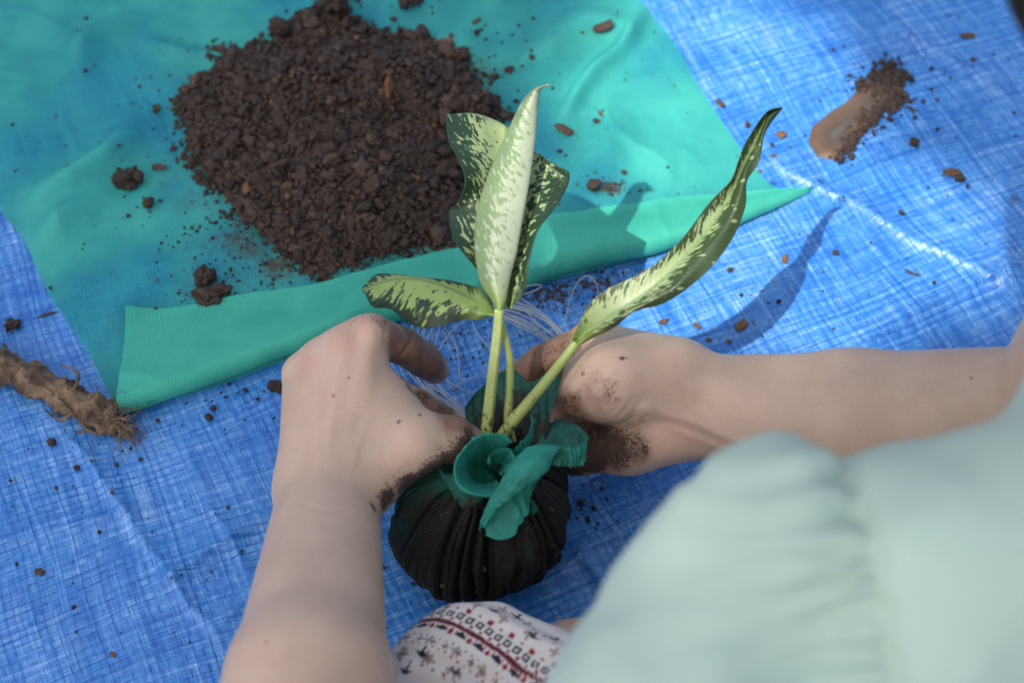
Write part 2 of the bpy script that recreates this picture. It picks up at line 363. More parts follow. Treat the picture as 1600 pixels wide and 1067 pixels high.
# ================================================================== GREEN SHEET
def cloth_mat(name, base, deep, transp, dirt_lo, dirt_hi, emb=1.0, filmc=(.13, .10, .07)):
    m = M(name, Roughness=.62)
    uv = m.n('UVMap', uv_map='UVMap').outputs[0]; s_ = m.n('SeparateXYZ', {0: uv})
    a_ = m.math('MULTIPLY', m.math('ADD', s_.outputs[0], s_.outputs[1]), 1500.0); b_ = m.math('MULTIPLY', m.math('SUBTRACT', s_.outputs[0], s_.outputs[1]), 1500.0)
    dots = m.math('MULTIPLY', m.math('SINE', a_), m.math('SINE', b_)); dots = m.step(dots, .05, .75)
    fib = m.n('TexNoise', {'Vector': m.n('Mapping', {'Vector': uv, 'Scale': (900, 3000, 1)}).outputs[0], 'Scale': 1.0, 'Detail': 5.0}).outputs[0]
    mott = m.noise(uv, 26, 5, .6); big = m.noise(uv, 9, 3, .5)
    col = m.mix(m.step(mott, .3, .75), base, deep); col = m.mix(m.math('MULTIPLY', dots, .28 * emb), col, tuple(v * .45 for v in deep)); col = m.mix(m.math('MULTIPLY', fib, .12), col, (.25, .62, .55))
    dm = m.math('ADD', m.math('MULTIPLY', m.attr('stain'), .62), m.math('ADD', m.math('MULTIPLY_ADD', m.noise(uv, 420, 6, .75), 1.1, -.29), m.math('MULTIPLY_ADD', m.noise(uv, 60, 4, .6), .5, -.20)))
    dirt = m.step(dm, dirt_lo, dirt_hi); film = m.step(dm, dirt_lo - .22, dirt_hi)
    col = m.mix(m.math('MULTIPLY', film, .35), col, filmc); col = m.mix(m.math('MULTIPLY', dirt, .9), col, (.05, .030, .021))
    nb = m.bump(m.math('SUBTRACT', m.math('MULTIPLY', fib, .5), m.math('MULTIPLY', dots, 1.0 * emb)), .5, .0005)
    m.set(Base_Color=col, Normal=nb)
    tr = m.n('BsdfTransparent', {'Color': (.45, .9, .85)}); tl = m.n('BsdfTranslucent', {'Color': col, 'Normal': nb})
    m1 = m.n('MixShader', {0: .18 if emb > .5 else .38, 1: m.b.outputs[0], 2: tl.outputs[0]})
    hold = m.math('MULTIPLY', m.math('MULTIPLY', m.step(big, .36, .64, .35, 1.45), transp), m.math('SUBTRACT', 1.0, dirt))
    m2 = m.n('MixShader', {0: hold, 1: m1.outputs[0], 2: tr.outputs[0]}); m.t.links.new(m2.outputs[0], m.out.inputs[0]); return m
mgr = cloth_mat('green_nonwoven_cloth', (.050, .53, .42), (.026, .43, .38), .40, .66, .80)
mfl = cloth_mat('green_nonwoven_cloth_double', (.050, .53, .38), (.032, .45, .33), .04, .72, .82)
FRONT = ats([(193, 664), (300, 628), (440, 578), (600, 525), (740, 490), (870, 450), (1030, 408), (1150, 362), (1266, 305)])
FLAPE = ats([(203, 499, .004), (330, 480, .004), (480, 455, .004), (610, 430, .004), (740, 395, .004), (870, 350, .004), (1030, 320, .004), (1150, 311, .004), (1266, 302, .004)])
LEFT = ats([(193, 664), (150, 578), (108, 512), (76, 462), (40, 385), (0, 330), (-50, 220), (-90, 100), (-150, -120)])
RIGHT = ats([(1266, 305), (1206, 299), (1150, 232), (1092, 150), (1052, 78), (985, 0), (930, -60), (880, -110), (820, -170)])
ns, nt = 330, 250
Lp, Rp = arcres(crom(LEFT, 200), nt), arcres(crom(RIGHT, 200), nt); Fp = arcres(crom(FRONT, 300), ns)
s_ = np.linspace(0, 1, ns)[None, :, None]; t_ = np.linspace(0, 1, nt)[:, None, None]
lin = Lp[:, None] * (1 - s_) + Rp[:, None] * s_
fr = Fp[None] - (Lp[0] * (1 - s_) + Rp[0] * s_)
G = lin + fr * np.clip(1 - t_ * 3.0, 0, 1)**1.5
gx, gy = G[..., 0], G[..., 1]
RIDG = [((60, 330), (240, 205), .006, .011), ((100, 110), (210, 50), .004, .012), ((130, 70), (150, 180), .003, .012), ((880, 205), (1010, 15), .0035, .006), ((700, 215), (860, 120), .004, .012), ((820, 110), (960, 40), .004, .015), ((210, 90), (340, 95), .0025, .007),
        ((40, 395), (170, 330), .005, .012), ((150, 560), (250, 400), .003, .015), ((640, 30), (800, -40), .004, .015), ((880, 330), (960, 200), .003, .015), ((300, 420), (420, 350), .002, .012)]
def sheet_lift(x, y):
    z = .0010 + .0022 * (fbm(x * 13, y * 13, s=31, o=4) + .8).clip(0, 3) + .0016 * np.clip(1 - np.abs(fbm(x * 5 + 2, y * 5, s=37, o=3)) * 6, 0, 1)**2 + .0003 * np.clip(1 - np.abs(fbm(x * 17 + 2, y * 17 + y * 9, s=39, o=3)) * 5, 0, 1)**2
    for a, b, A, wd in RIDG:
        a = at(*a)[:2]; b = at(*b)[:2]; e = b - a; L = np.linalg.norm(e); e = e / L
        t = (x - a[0]) * e[0] + (y - a[1]) * e[1]; d = (x - a[0]) * -e[1] + (y - a[1]) * e[0] + .006 * noise(t * 22, t * 0 + A * 1e4, s=8)
        z = z + 2.9 * A * sstep(-.02, .03, t) * sstep(-.02, .03, L - t) * np.exp(-(d / wd)**2 * .9)
    return z
edge = np.minimum(np.minimum(s_[..., 0], 1 - s_[..., 0]) * .55, .03) / .03 + 0 * t_[..., 0]
def sheetz(x, y): return tarpz(x, y) + sheet_lift(x, y)
gz = tarpz(gx, gy) + sheet_lift(gx, gy) * (.35 + .65 * edge)
SB = [(435, 425, 44, 24, .88), (395, 398, 62, 32, .74), (370, 390, 55, 40, .75), (330, 320, 70, 40, .55), (300, 170, 60, 30, .4), (540, 260, 300, 230, .62), (955, 308, 28, 14, 1.0), (740, 130, 80, 60, .62), (690, 400, 60, 35, .75), (250, 290, 90, 30, .38), (860, 230, 90, 50, .3), (350, 450, 80, 40, .55), (440, 440, 70, 20, .7)]
sh = thing('green_sheet', 'teal green nonwoven fabric sheet with folded front edge lying on blue tarpaulin', 'fabric sheet', (*G[nt // 2, ns // 2][:2], 0))
mesh('sheet', np.stack([gx, gy, gz], -1).reshape(-1, 3), gridF(nt, ns)[:, ::-1], mgr.m, sh, attrs={'stain': blobs(gx, gy, SB).ravel()}, uv=np.stack([gx, gy], -1).reshape(-1, 2))
nq = 60
Fp2 = arcres(crom(FRONT, 300), ns); Up = crom(FLAPE, ns); Up = np.stack([np.interp(np.linspace(0, 1, ns), np.linspace(0, 1, len(Up)), Up[:, k]) for k in range(3)], 1)
Fp2 = crom(FRONT, ns); Fp2[:, 1] += .0016 * fbm(np.linspace(0, 13, ns), 0 * Fp2[:, 1], s=77, o=3) * np.sin(np.linspace(0, math.pi, ns)); Up = Up + np.array([0, 1, 0]) * (.0018 * fbm(np.linspace(0, 15, ns), 0 * Fp2[:, 1], s=78, o=3) * np.sin(np.linspace(0, math.pi, ns)))[:, None]
qq = np.linspace(0, 1, nq)[:, None]; wv_ = np.linalg.norm((Up - Fp2)[:, :2], axis=1)[None]
Hf = np.minimum(.017, .34 * wv_) * (1 + .10 * noise(np.linspace(0, 9, ns)[None], 0 * wv_, s=4)); qa = .30
th_ = np.clip(qq / qa, 0, 1) * math.pi; q2_ = np.clip((qq - qa) / (1 - qa), 0, 1); wn2 = wv_ + 1e-6
aa = np.where(qq < qa, (Hf * .5 * (1 - np.sin(th_)) - .002) / wn2, Hf * .5 / wn2 - .002 / wn2 + (1 - Hf * .5 / wn2 + .002 / wn2) * q2_)
hh = np.where(qq < qa, Hf * .5 * (1 - np.cos(th_)), Hf * (1 - sstep(-.25, 1.0, q2_) + sstep(-.25, 1.0, 0.0) * (1 - q2_)))
px_ = Fp2[None, :, 0] + (Up - Fp2)[None, :, 0] * aa; py_ = Fp2[None, :, 1] + (Up - Fp2)[None, :, 1] * aa
pz_ = tarpz(px_, py_) + hh + (sheet_lift(px_, py_) + .0016) * sstep(.05, .7, qq) + .0012
arc = np.cumsum(np.r_[np.zeros((1, ns)), np.sqrt(np.diff(px_, axis=0)**2 + np.diff(py_, axis=0)**2 + np.diff(pz_, axis=0)**2)], 0)
along = np.cumsum(np.r_[0, np.linalg.norm(np.diff(Fp2, axis=0), axis=1)])[None] + 0 * qq
fl = mesh('folded_flap', np.stack([px_, py_, pz_], -1).reshape(-1, 3), gridF(nq, ns)[:, ::-1], mfl.m, sh, attrs={'stain': blobs(px_, py_, [(500, 450, 120, 12, .3), (300, 640, 200, 10, .35)]).ravel()}, uv=np.stack([along * 1.0, arc], -1).reshape(-1, 2))

# ================================================================== SOIL
ms = M('potting_soil', Roughness=.85)
p = ms.gpos(); tint = ms.attr('tint')
cs = ms.n('ValToRGB', {0: tint}); r_ = cs.color_ramp; r_.elements[0].position = 0; r_.elements[0].color = (.011, .007, .0045, 1); r_.elements[1].position = 1; r_.elements[1].color = (.20, .085, .032, 1)
for ps, cl in ((.25, (.020, .0118, .0075, 1)), (.50, (.039, .0230, .0150, 1)), (.78, (.074, .045, .031, 1)), (.90, (.092, .058, .039, 1)), (.94, (.17, .085, .038, 1)), (.97, (.030, .031, .037, 1)), (.975, (.20, .10, .04, 1))):
    e = r_.elements.new(ps); e.color = cl
sn = ms.noise(p, 900, 6, .7); sn2 = ms.noise(p, 260, 4, .6)
ms.set(Base_Color=ms.mix(ms.step(sn, .35, .75), cs.outputs[0], ms.mix(.5, cs.outputs[0], (.105, .066, .046))), Normal=ms.bump(ms.math('ADD', sn, sn2), .9, .0012), Roughness=ms.step(sn2, .3, .7, .32, .85))
def ico(sub):
    bm = bmesh.new(); bmesh.ops.create_icosphere(bm, subdivisions=sub, radius=1); v = np.array([q.co[:] for q in bm.verts]); f = np.array([[q.index for q in fc.verts] for fc in bm.faces]); bm.free(); return v, f
def lump(sub, seed, rough=.45, freq=1.6):
    v, f = ico(sub); d = 1 + rough * fbm(v[:, 0] * freq + seed * 3.1, v[:, 1] * freq, v[:, 2] * freq, s=seed, o=4)
    return v * np.clip(d, .35, 2)[:, None], f
LP1 = [lump(2, k, .55, 1.5) for k in range(12)]; LP2 = [lump(3, 40 + k, .5, 1.6) for k in range(8)]; LP3 = [lump(4, 80 + k, .42, 1.5) for k in range(6)]
def rots(n):
    q = rng.normal(size=(n, 4)); q /= np.linalg.norm(q, axis=1)[:, None]; a, b, c, d = q.T
    return np.stack([np.stack([1 - 2 * (c * c + d * d), 2 * (b * c - a * d), 2 * (b * d + a * c)], -1), np.stack([2 * (b * c + a * d), 1 - 2 * (b * b + d * d), 2 * (c * d - a * b)], -1), np.stack([2 * (b * d - a * c), 2 * (c * d + a * b), 1 - 2 * (b * b + c * c)], -1)], 1)
def crumbs(P, R, tints, protos, squash=(.50, 1.40)):
    Vs, Fs, Ts = [], [], []; o = 0; RO = rots(len(P)); sc = rng.uniform(*squash, (len(P), 3)); ch = rng.integers(0, len(protos), len(P))
    for i in range(len(P)):
        v, f = protos[ch[i]]; w_ = (v * sc[i] * R[i]) @ RO[i].T + P[i]; Vs.append(w_); Fs.append(f + o); Ts.append(np.full(len(v), tints[i])); o += len(v)
    return np.concatenate(Vs), np.concatenate(Fs), np.concatenate(Ts)
OUT = [(284, 150), (330, 130), (346, 102), (380, 92), (420, 84), (440, 66), (480, 48), (505, 20), (540, 18), (548, 52), (600, 72), (650, 64), (690, 78), (716, 96), (735, 128), (760, 150), (745, 168), (760, 180), (790, 190), (770, 215), (740, 250), (735, 300), (722, 350), (705, 388), (650, 408), (560, 428), (498, 446), (462, 424), (400, 376), (352, 322), (306, 268), (290, 212), (276, 176)]
OP = np.array([at(*q)[:2] for q in OUT])
def pile_h(x, y):
    ins = inpoly(x, y, OP); d = polydist(x, y, OP) * np.where(ins, 1, -1)
    return .019 * sstep(0, .075, d)**.8 * (1 + .35 * fbm(x * 24, y * 24, s=51, o=3)) + .004 * sstep(-.001, .010, d), d
gx_ = np.arange(OP[:, 0].min() - .01, OP[:, 0].max() + .01, .0012); gy_ = np.arange(OP[:, 1].min() - .01, OP[:, 1].max() + .01, .0012)
BX, BY = np.meshgrid(gx_, gy_, indexing='ij'); BH, BD = pile_h(BX, BY)
BZ = sheetz(BX, BY) + BH + .0022 * fbm(BX * 160, BY * 160, s=61, o=4) * sstep(0, .006, BD) - .004 * (BD < .001)
FF = gridF(len(gx_), len(gy_)); kf = (BD.ravel()[FF] > -.0015).all(1)
Vb = np.stack([BX, BY, BZ], -1).reshape(-1, 3); Fb = FF[kf]; us = np.unique(Fb); mp = np.full(len(Vb), -1); mp[us] = np.arange(len(us)); Vb = Vb[us]; Fb = mp[Fb]
def scatter(n, rmin, rmax, pw, dmin, sink=.25):
    x = rng.uniform(OP[:, 0].min() - .02, OP[:, 0].max() + .02, n); y = rng.uniform(OP[:, 1].min() - .02, OP[:, 1].max() + .02, n)
    h, d = pile_h(x, y); keep = d > dmin + .007 * noise(x * 70, y * 70, s=71) - .010 * (rng.uniform(0, 1, len(x)) < .10); x, y, h = x[keep], y[keep], h[keep]
    r = rmin + (rmax - rmin) * rng.uniform(0, 1, len(x))**pw
    z = sheetz(x, y) + h + r * (sink + rng.uniform(-.3, .5, len(x)))
    return np.stack([x, y, z], 1), r
P1, R1 = scatter(9500, .0006, .0019, 1.5, -.004); P2, R2 = scatter(3300, .0014, .0034, 2.6, -.0015); P3, R3 = scatter(300, .0030, .0062, 2.4, .001)
def tints(n): return np.clip(rng.beta(1.5, 1.5, n) * .9 + (rng.uniform(0, 1, n) < .022) * rng.uniform(.4, 1, n), 0, 1)
pv, pf, pt = [], [], []; o = 0
for (P_, R_, pr) in ((P1, R1, LP1), (P2, R2, LP2), (P3, R3, LP2)):
    v, f, t = crumbs(P_, R_, tints(len(P_)), pr if pr is LP1 else (LP1 if R_.mean() < .003 else LP2)); pv.append(v); pf.append(f + o); pt.append(t); o += len(v)
tri = np.concatenate(pf); qd = np.concatenate([Fb[:, [0, 1, 2]], Fb[:, [0, 2, 3]]]) + o
soil = mesh('soil_pile', np.concatenate(pv + [Vb]), np.concatenate([tri, qd]), ms.m, attrs={'tint': np.concatenate(pt + [np.clip(.40 + .25 * fbm(Vb[:, 0] * 60, Vb[:, 1] * 60, s=9), 0, .8)])})
soil['kind'] = 'stuff'; tag(soil, 'low heap of dark crumbly potting soil on the green fabric sheet', 'soil')
print('soil tris', len(tri) + len(qd))

def surf(x, y):                           # top of sheet or tarp
    SP = np.concatenate([LEFT[:, :2], RIGHT[::-1, :2]])
    x = np.atleast_1d(np.asarray(x, float)); y = np.atleast_1d(np.asarray(y, float))
    return np.where(inpoly(x, y, SP) & (polydist(x, y, SP) > .002), sheetz(x, y), tarpz(x, y))
# fine specks: one object
SPK = []
def spray(px, py, rx, ry, n, r0, r1):
    for _ in range(n):
        q = rng.normal(size=2); SPK.append((px + q[0] * rx, py + q[1] * ry, r0 + (r1 - r0) * rng.uniform()**2.5))
spray(300, 290, 90, 60, 120, .0003, .0011); spray(380, 400, 70, 45, 260, .0003, .0012); spray(540, 230, 260, 190, 160, .0003, .0012); spray(740, 120, 60, 50, 150, .0003, .0013)
spray(310, 120, 50, 25, 70, .0003, .0012); spray(955, 305, 22, 9, 70, .0003, .0010); spray(880, 465, 70, 26, 260, .0004, .0013); spray(980, 440, 70, 16, 80, .0003, .0012)
spray(1380, 150, 45, 40, 150, .0004, .0016); spray(1340, 215, 60, 30, 40, .0003, .0011); spray(720, 560, 60, 55, 150, .0003, .0011); spray(1130, 470, 110, 70, 110, .0003, .0010)
spray(1250, 250, 180, 120, 110, .0003, .0009); spray(230, 780, 180, 150, 110, .0003, .0010); spray(350, 630, 130, 20, 45, .0003, .0014); spray(915, 805, 20, 25, 40, .0004, .0012)
spray(1480, 330, 110, 150, 70, .0003, .0010); spray(160, 200, 150, 140, 70, .0003, .0009); spray(930, 150, 110, 110, 70, .0003, .0009); spray(640, 850, 40, 60, 30, .0003, .0012); spray(340, 470, 40, 20, 40, .0004, .0013); spray(690, 400, 40, 25, 110, .0004, .0014)
sx = np.array([at(a, b)[:2] for a, b, _ in SPK]); sr = np.array([c for *_, c in SPK])
inF = inpoly(sx[:, 0], sx[:, 1], np.concatenate([FRONT[:, :2], FLAPE[::-1, :2]])); sx = sx[~inF]; sr = sr[~inF]
v, f, t = crumbs(np.c_[sx, surf(sx[:, 0], sx[:, 1]) + sr * .35], sr, tints(len(sr)), [lump(1, 200 + k, .5) for k in range(6)], (.6, 1.5))
sp_ = mesh('soil_specks', v, f, ms.m, attrs={'tint': t}); sp_['kind'] = 'stuff'; tag(sp_, 'fine soil specks strewn over the fabric and tarpaulin', 'soil specks')

# single clods and chips: (px, py, width px, aspect, angle deg, tint, kind, label)
mw = M('bark_chip', Roughness=.75); tn = mw.attr('tint'); wn_ = mw.noise(mw.n('Mapping', {'Vector': mw.pos(), 'Scale': (120, 700, 500)}).outputs[0], 1, 5, .6)
mw.set(Base_Color=mw.mix(wn_, mw.mix(tn, (.035, .022, .016), (.13, .060, .026)), mw.mix(tn, (.070, .043, .031), (.22, .12, .058))), Normal=mw.bump(wn_, .7, .0008))
CL = [
 ('clod', 200, 288, 46, .62, 35, .35, 'large lumpy soil clod of joined crumbs left of the soil heap'),
 ('chip', 250, 266, 25, .45, 0, .1, 'flat dark oblong chip just right of the lumpy clod'),
 ('clod', 234, 326, 18, .9, 0, .4, 'round soil clod below the lumpy clod on the green sheet'),
 ('clod', 202, 342, 10, .7, 10, .7, 'small reddish crumb below the lumpy clod'),
 ('clod', 252, 319, 10, .8, 0, .4, 'tiny crumb beside the round clod near the heap edge'),
 ('clod', 323, 440, 34, .8, 60, .35, 'upper soil clod of the curled cluster above the fold'),
 ('clod', 330, 470, 44, .6, -20, .5, 'lower soil clod of the curled cluster above the fold'),
 ('clod', 352, 462, 24, .8, 20, .45, 'right hand soil clod of the curled cluster above the fold'),
 ('clod', 308, 465, 18, .8, 20, .45, 'left hand crumb of the curled cluster above the fold'),
 ('clod', 243, 491, 16, .6, 0, .4, 'single brown clod at the edge of the folded flap'),
 ('clod', 139, 128, 8, .8, 0, .3, 'lone dark crumb left of the heap on flat green fabric'),
 ('clod', 138, 39, 9, .7, 30, .3, 'lone dark crumb near the far left of the green sheet'),
 ('clod', 21, 199, 8, .7, 0, .3, 'lone dark crumb close to the left border of the picture'),
 ('clod', 192, 248, 8, .8, 0, .4, 'lone crumb between fabric crease and lumpy clod'),
 ('clod', 80, 455, 9, .9, 0, .2, 'lone crumb on the left margin of the green sheet'),
 ('clod', 442, 66, 36, .9, 0, .3, 'big round clod at the far left edge of the soil heap'),
 ('clod', 522, 34, 46, .85, 20, .3, 'biggest clod on the far tip of the soil heap'),
 ('clod', 492, 48, 26, .9, 0, .35, 'clod leaning on the biggest clod at the heap tip'),
 ('clod', 645, 22, 38, .62, -25, .35, 'lumpy clod lying alone beyond the soil heap'),
 ('clod', 572, 53, 18, .9, 0, .35, 'round clod just beyond the heap between two big clods'),
 ('clod', 660, 64, 28, .5, -15, .2, 'dark oblong clod at the far right rim of the heap'),
 ('chip', 698, 74, 24, .7, 20, .75, 'ochre bark chip at the right rim of the heap'),
 ('clod', 720, 100, 26, .8, 30, .5, 'clod right of the ochre chip near the heap'),
 ('clod', 772, 138, 22, .6, 25, .3, 'clod on the fabric right of the heap rim'),
 ('clod', 796, 128, 18, .6, 20, .35, 'outermost clod of the row trailing right from the heap'),
 ('clod', 745, 57, 13, .9, 0, .4, 'round crumb far right of the heap on bare green fabric'),
 ('chip', 745, 38, 18, .35, 35, .25, 'thin curved sliver beyond the heap on green fabric'),
 ('clod', 831, 110, 12, .8, 0, .4, 'round crumb above the tip of the upright leaf'),
 ('clod', 833, 38, 8, .8, 0, .3, 'tiny crumb near the far edge of the green fabric'),
 ('chip', 942, 61, 40, .38, 25, .05, 'long dark bark chip on green fabric near its far right corner'),
 ('chip', 881, 210, 36, .42, -35, .15, 'dark pointed bark chip right of the upright leaf tip'),
 ('clod', 874, 244, 13, .6, 0, .3, 'small flat crumb below the pointed bark chip'),
 ('clod', 931, 197, 13, .8, 40, .6, 'reddish crumb beside a tiny twig on green fabric'),
 ('chip', 938, 184, 17, .25, -65, .3, 'tiny twig beside a reddish crumb on green fabric'),
 ('clod', 927, 303, 22, .85, -20, .35, 'wet clod in a mud stain above the folded flap'),
 ('clod', 975, 274, 12, .7, 0, .6, 'small reddish crumb beyond the mud stained clod'),
 ('clod', 1043, 266, 9, .6, 0, .5, 'tiny flat crumb on sunlit green fabric'),
 ('chip', 1126, 166, 22, .4, -45, .2, 'dark elongated chip on tarpaulin by the fabric edge'),
 ('clod', 1167, 197, 14, .9, 0, .55, 'round brown crumb left of the long leaf tip'),
 ('chip', 1221, 210, 20, .75, 15, .85, 'orange brown chip below the long leaf tip'),
 ('clod', 1206, 227, 9, .9, 0, .5, 'dark crumb between long leaf and orange chip'),
 ('chip', 1208, 244, 16, .35, 10, .5, 'thin red brown flake right of the long leaf'),
 ('chip', 1186, 267, 12, .6, 0, .5, 'small flake touching the edge of the long leaf'),
 ('clod', 1429, 227, 18, .8, -20, .4, 'dark clod right of the muddy puddle'),
 ('chip', 1488, 272, 34, .4, -15, .25, 'ragged dark fragment far right on the tarpaulin'),
 ('clod', 1500, 282, 20, .6, 10, .4, 'clod beneath the ragged dark fragment'),
 ('clod', 1511, 293, 10, .9, 0, .4, 'crumb just below the ragged fragment and its clod'),
 ('clod', 1408, 336, 16, .6, -40, .4, 'isolated clod below the puddle on shaded tarpaulin'),
 ('clod', 1305, 397, 13, .8, 0, .6, 'brown crumb between the puddle and the forearm'),
 ('chip', 1226, 408, 20, .5, 65, .8, 'curled orange bark shaving on sunlit tarpaulin'),
 ('clod', 1141, 424, 12, .7, -20, .5, 'dark crumb right of the broad part of the long leaf'),
 ('chip', 1424, 432, 26, .15, -25, .0, 'thin black twig lying on the tarpaulin above the forearm'),
 ('clod', 1215, 475, 14, .6, 50, .1, 'black crumb at the rim of the arm shadow'),
 ('chip', 1158, 511, 28, .5, 40, .95, 'orange shaving cluster just above the forearm'),
 ('chip', 1138, 535, 14, .7, -35, .9, 'small amber chip touching the upper line of the forearm'),
 ('chip', 1107, 533, 13, .7, 0, .6, 'red brown flake left of the amber chip'),
 ('chip', 1089, 512, 17, .4, -50, .6, 'slim red brown flake under the long leaf'),
 ('chip', 1036, 505, 20, .4, 15, .5, 'flat brown flake nearest to the wrist beneath the long leaf'),
 ('chip', 1511, 57, 26, .38, -5, .45, 'olive brown husk near the far right corner'),
 ('clod', 1520, 97, 10, .8, 0, .6, 'tan crumb below the olive brown husk'),
 ('clod', 1458, 446, 9, .9, 0, .1, 'dark crumb right of the black twig'),
 ('clod', 22, 513, 26, .65, 25, .15, 'dark clod left of the green sheet above the root cutting'),
 ('chip', 74, 494, 34, .12, 20, .1, 'thin stick pointing at the left edge of the green sheet'),
 ('clod', 82, 694, 17, .8, 0, .45, 'brown clod directly below the root cutting'),
 ('clod', 120, 732, 12, .8, 0, .2, 'dark crumb on the long crease of the tarpaulin'),
 ('clod', 204, 702, 10, .5, 60, .3, 'small dark crumb below the fold corner'),
 ('clod', 220, 718, 9, .6, 0, .2, 'tiny dark crumb right of the fold corner crumb'),
 ('clod', 183, 727, 9, .8, 0, .3, 'round crumb below the tip of the root cutting'),
 ('clod', 177, 774, 10, .8, 0, .75, 'tan crumb at centre of the left tarpaulin area'),
 ('clod', 88, 763, 8, .9, 0, .85, 'amber grain left of the tarpaulin crease'),
 ('clod', 17, 753, 10, .6, 20, .3, 'crumb near the left border below the root cutting'),
 ('clod', 155, 831, 9, .8, 0, .3, 'round dark crumb beside the lower part of the crease'),
 ('chip', 62, 895, 17, .55, -15, .1, 'dark bark bit at lower left of the tarpaulin'),
 ('clod', 27, 884, 10, .5, 75, .3, 'slim brown crumb left of the dark bark bit'),
 ('clod', 115, 948, 8, .9, 0, .2, 'dark crumb below the dark bark bit'),
 ('chip', 176, 1021, 15, .5, -35, .7, 'tan husk near the bottom left by the forearm'),
 ('clod', 334, 640, 16, .7, 20, .3, 'upper of two clods below the folded flap'),
 ('clod', 328, 656, 17, .6, -25, .2, 'lower of two clods below the folded flap'),
 ('clod', 383, 612, 14, .7, 0, .3, 'clod tucked against the front of the folded flap'),
 ('clod', 403, 627, 10, .8, 0, .3, 'crumb below the clod at the flap front'),
 ('clod', 247, 660, 9, .7, 0, .4, 'tiny crumb at the flap front near its left corner'),
 ('clod', 436, 609, 32, .45, -10, .1, 'long dark clod between folded flap and left hand'),
 ('clod', 357, 795, 7, .8, 0, .2, 'tiny crumb left of the left wrist'),
 ('clod', 908, 787, 15, .9, 0, .25, 'largest crumb beside the cloth root ball'),
 ('clod', 926, 793, 10, .9, 0, .25, 'crumb right of the largest crumb by the root ball'),
 ('clod', 919, 814, 11, .8, 0, .25, 'lowest crumb beside the cloth root ball'),
 ('clod', 598, 888, 10, .8, 0, .25, 'crumb between left forearm and root ball'),
 ('clod', 645, 912, 9, .8, 0, .25, 'crumb on the tarpaulin below left side of the root ball'),
]
for i, (kd, px, py, wd, asp, ang, tn_, lb) in enumerate(CL):
    c_ = at(px, py, .006); mm = wd * np.linalg.norm(c_ - CAM) / FPX * (.5 if wd > 16 else .43)
    pr = LP3 if wd > 22 else LP2
    v, f = pr[i % len(pr)]; v = v / np.abs(v).max(0)
    if kd == 'chip':
        v = np.sign(v) * np.abs(v)**.8; v = v * np.array([1, asp * 1.15, min(asp, .3) * .8]); v[:, 2] += .25 * v[:, 0]**2 * (1 if i % 2 else -.3)
    else:
        v = v * np.array([1, asp * 1.2, min(.9, asp)])
        if wd > 22:
            g_ = fbm(v[:, 0] * 5 + i, v[:, 1] * 5, v[:, 2] * 5, s=i, o=3); v = v * (1 + .22 * g_)[:, None]
    ca, sa = math.cos(math.radians(ang)), math.sin(math.radians(ang)); v = v * mm
    v = np.stack([v[:, 0] * ca - v[:, 1] * sa, v[:, 0] * sa + v[:, 1] * ca, v[:, 2]], 1)
    z0 = float(surf(c_[0], c_[1])[0])
    hp = float(pile_h(np.array([c_[0]]), np.array([c_[1]]))[0][0])
    v[:, 2] -= v[:, 2].min() * .86
    if kd == 'clod' and wd > 30:          # looser crumbs that cling to a big clod
        parts = [(v, f)]
        for k in range(9):
            w2, f2 = LP1[(i + k) % 12]; an = rng.uniform(0, 6.28); parts.append((w2 * mm * rng.uniform(.2, .42) + np.array([math.cos(an) * mm * .75, math.sin(an) * mm * asp * .9, mm * rng.uniform(.1, .5)]), f2))
        v, f = merge(parts); f = np.array(f)
    o_ = mesh('soil_clod' if kd == 'clod' else 'bark_chip', v, f, ms.m if kd == 'clod' else mw.m, attrs={'tint': np.full(len(v), tn_) + .1 * fbm(v[:, 0] / mm * 2, v[:, 1] / mm * 2, s=i, o=2)})
    o_.location = (c_[0], c_[1], z0 + hp * .8); tag(o_, lb, 'soil clod' if kd == 'clod' else 'bark chip', 'loose soil clods' if kd == 'clod' else 'loose bark chips')

# ---- muddy puddle on the tarp
pu = thing('muddy_puddle', 'small brown muddy water puddle edged with soil on the blue tarpaulin', 'puddle', at(1335, 195))
PO = np.array([at(*q)[:2] for q in [(1262, 228), (1268, 206), (1290, 188), (1318, 172), (1336, 154), (1362, 140), (1384, 150), (1390, 172), (1370, 196), (1348, 220), (1330, 244), (1300, 258), (1276, 252)]])
gx_ = np.arange(PO[:, 0].min() - .004, PO[:, 0].max() + .004, .0009); gy_ = np.arange(PO[:, 1].min() - .004, PO[:, 1].max() + .004, .0009); BX, BY = np.meshgrid(gx_, gy_, indexing='ij')
d = polydist(BX, BY, PO) * np.where(inpoly(BX, BY, PO), 1, -1); BZ = tarpz(BX, BY) + .0024 * sstep(-.0005, .007, d)**.6 + .0002
FF = gridF(len(gx_), len(gy_)); Fb = FF[(d.ravel()[FF] > -.0008).all(1)]
mp_ = M('muddy_water', Roughness=.06); xx = mp_.gpos(); band = mp_.noise(xx, 75, 3, .5, 1.2)
rp = mp_.n('ValToRGB', {0: mp_.math('ADD', mp_.math('MULTIPLY', mp_.attr('depth'), .75), mp_.math('MULTIPLY', band, .35))}); el = rp.color_ramp.elements
el[0].position = .12; el[0].color = (.105, .058, .028, 1); el[1].position = .95; el[1].color = (.085, .07, .058, 1)
for ps, cl in ((.35, (.115, .072, .040, 1)), (.42, (.115, .066, .034, 1)), (.55, (.10, .067, .042, 1)), (.72, (.075, .055, .040, 1)), (.8, (.10, .085, .072, 1))):  # grey stop towards the middle paints a highlight into the water colour
    e = el.new(ps); e.color = cl
mp_.set(Base_Color=rp.outputs[0], Coat_Weight=.6, Normal=mp_.bump(mp_.noise(xx, 260, 4, .6), .12, .0006)); mp_.b.inputs['Coat Roughness'].default_value = .03
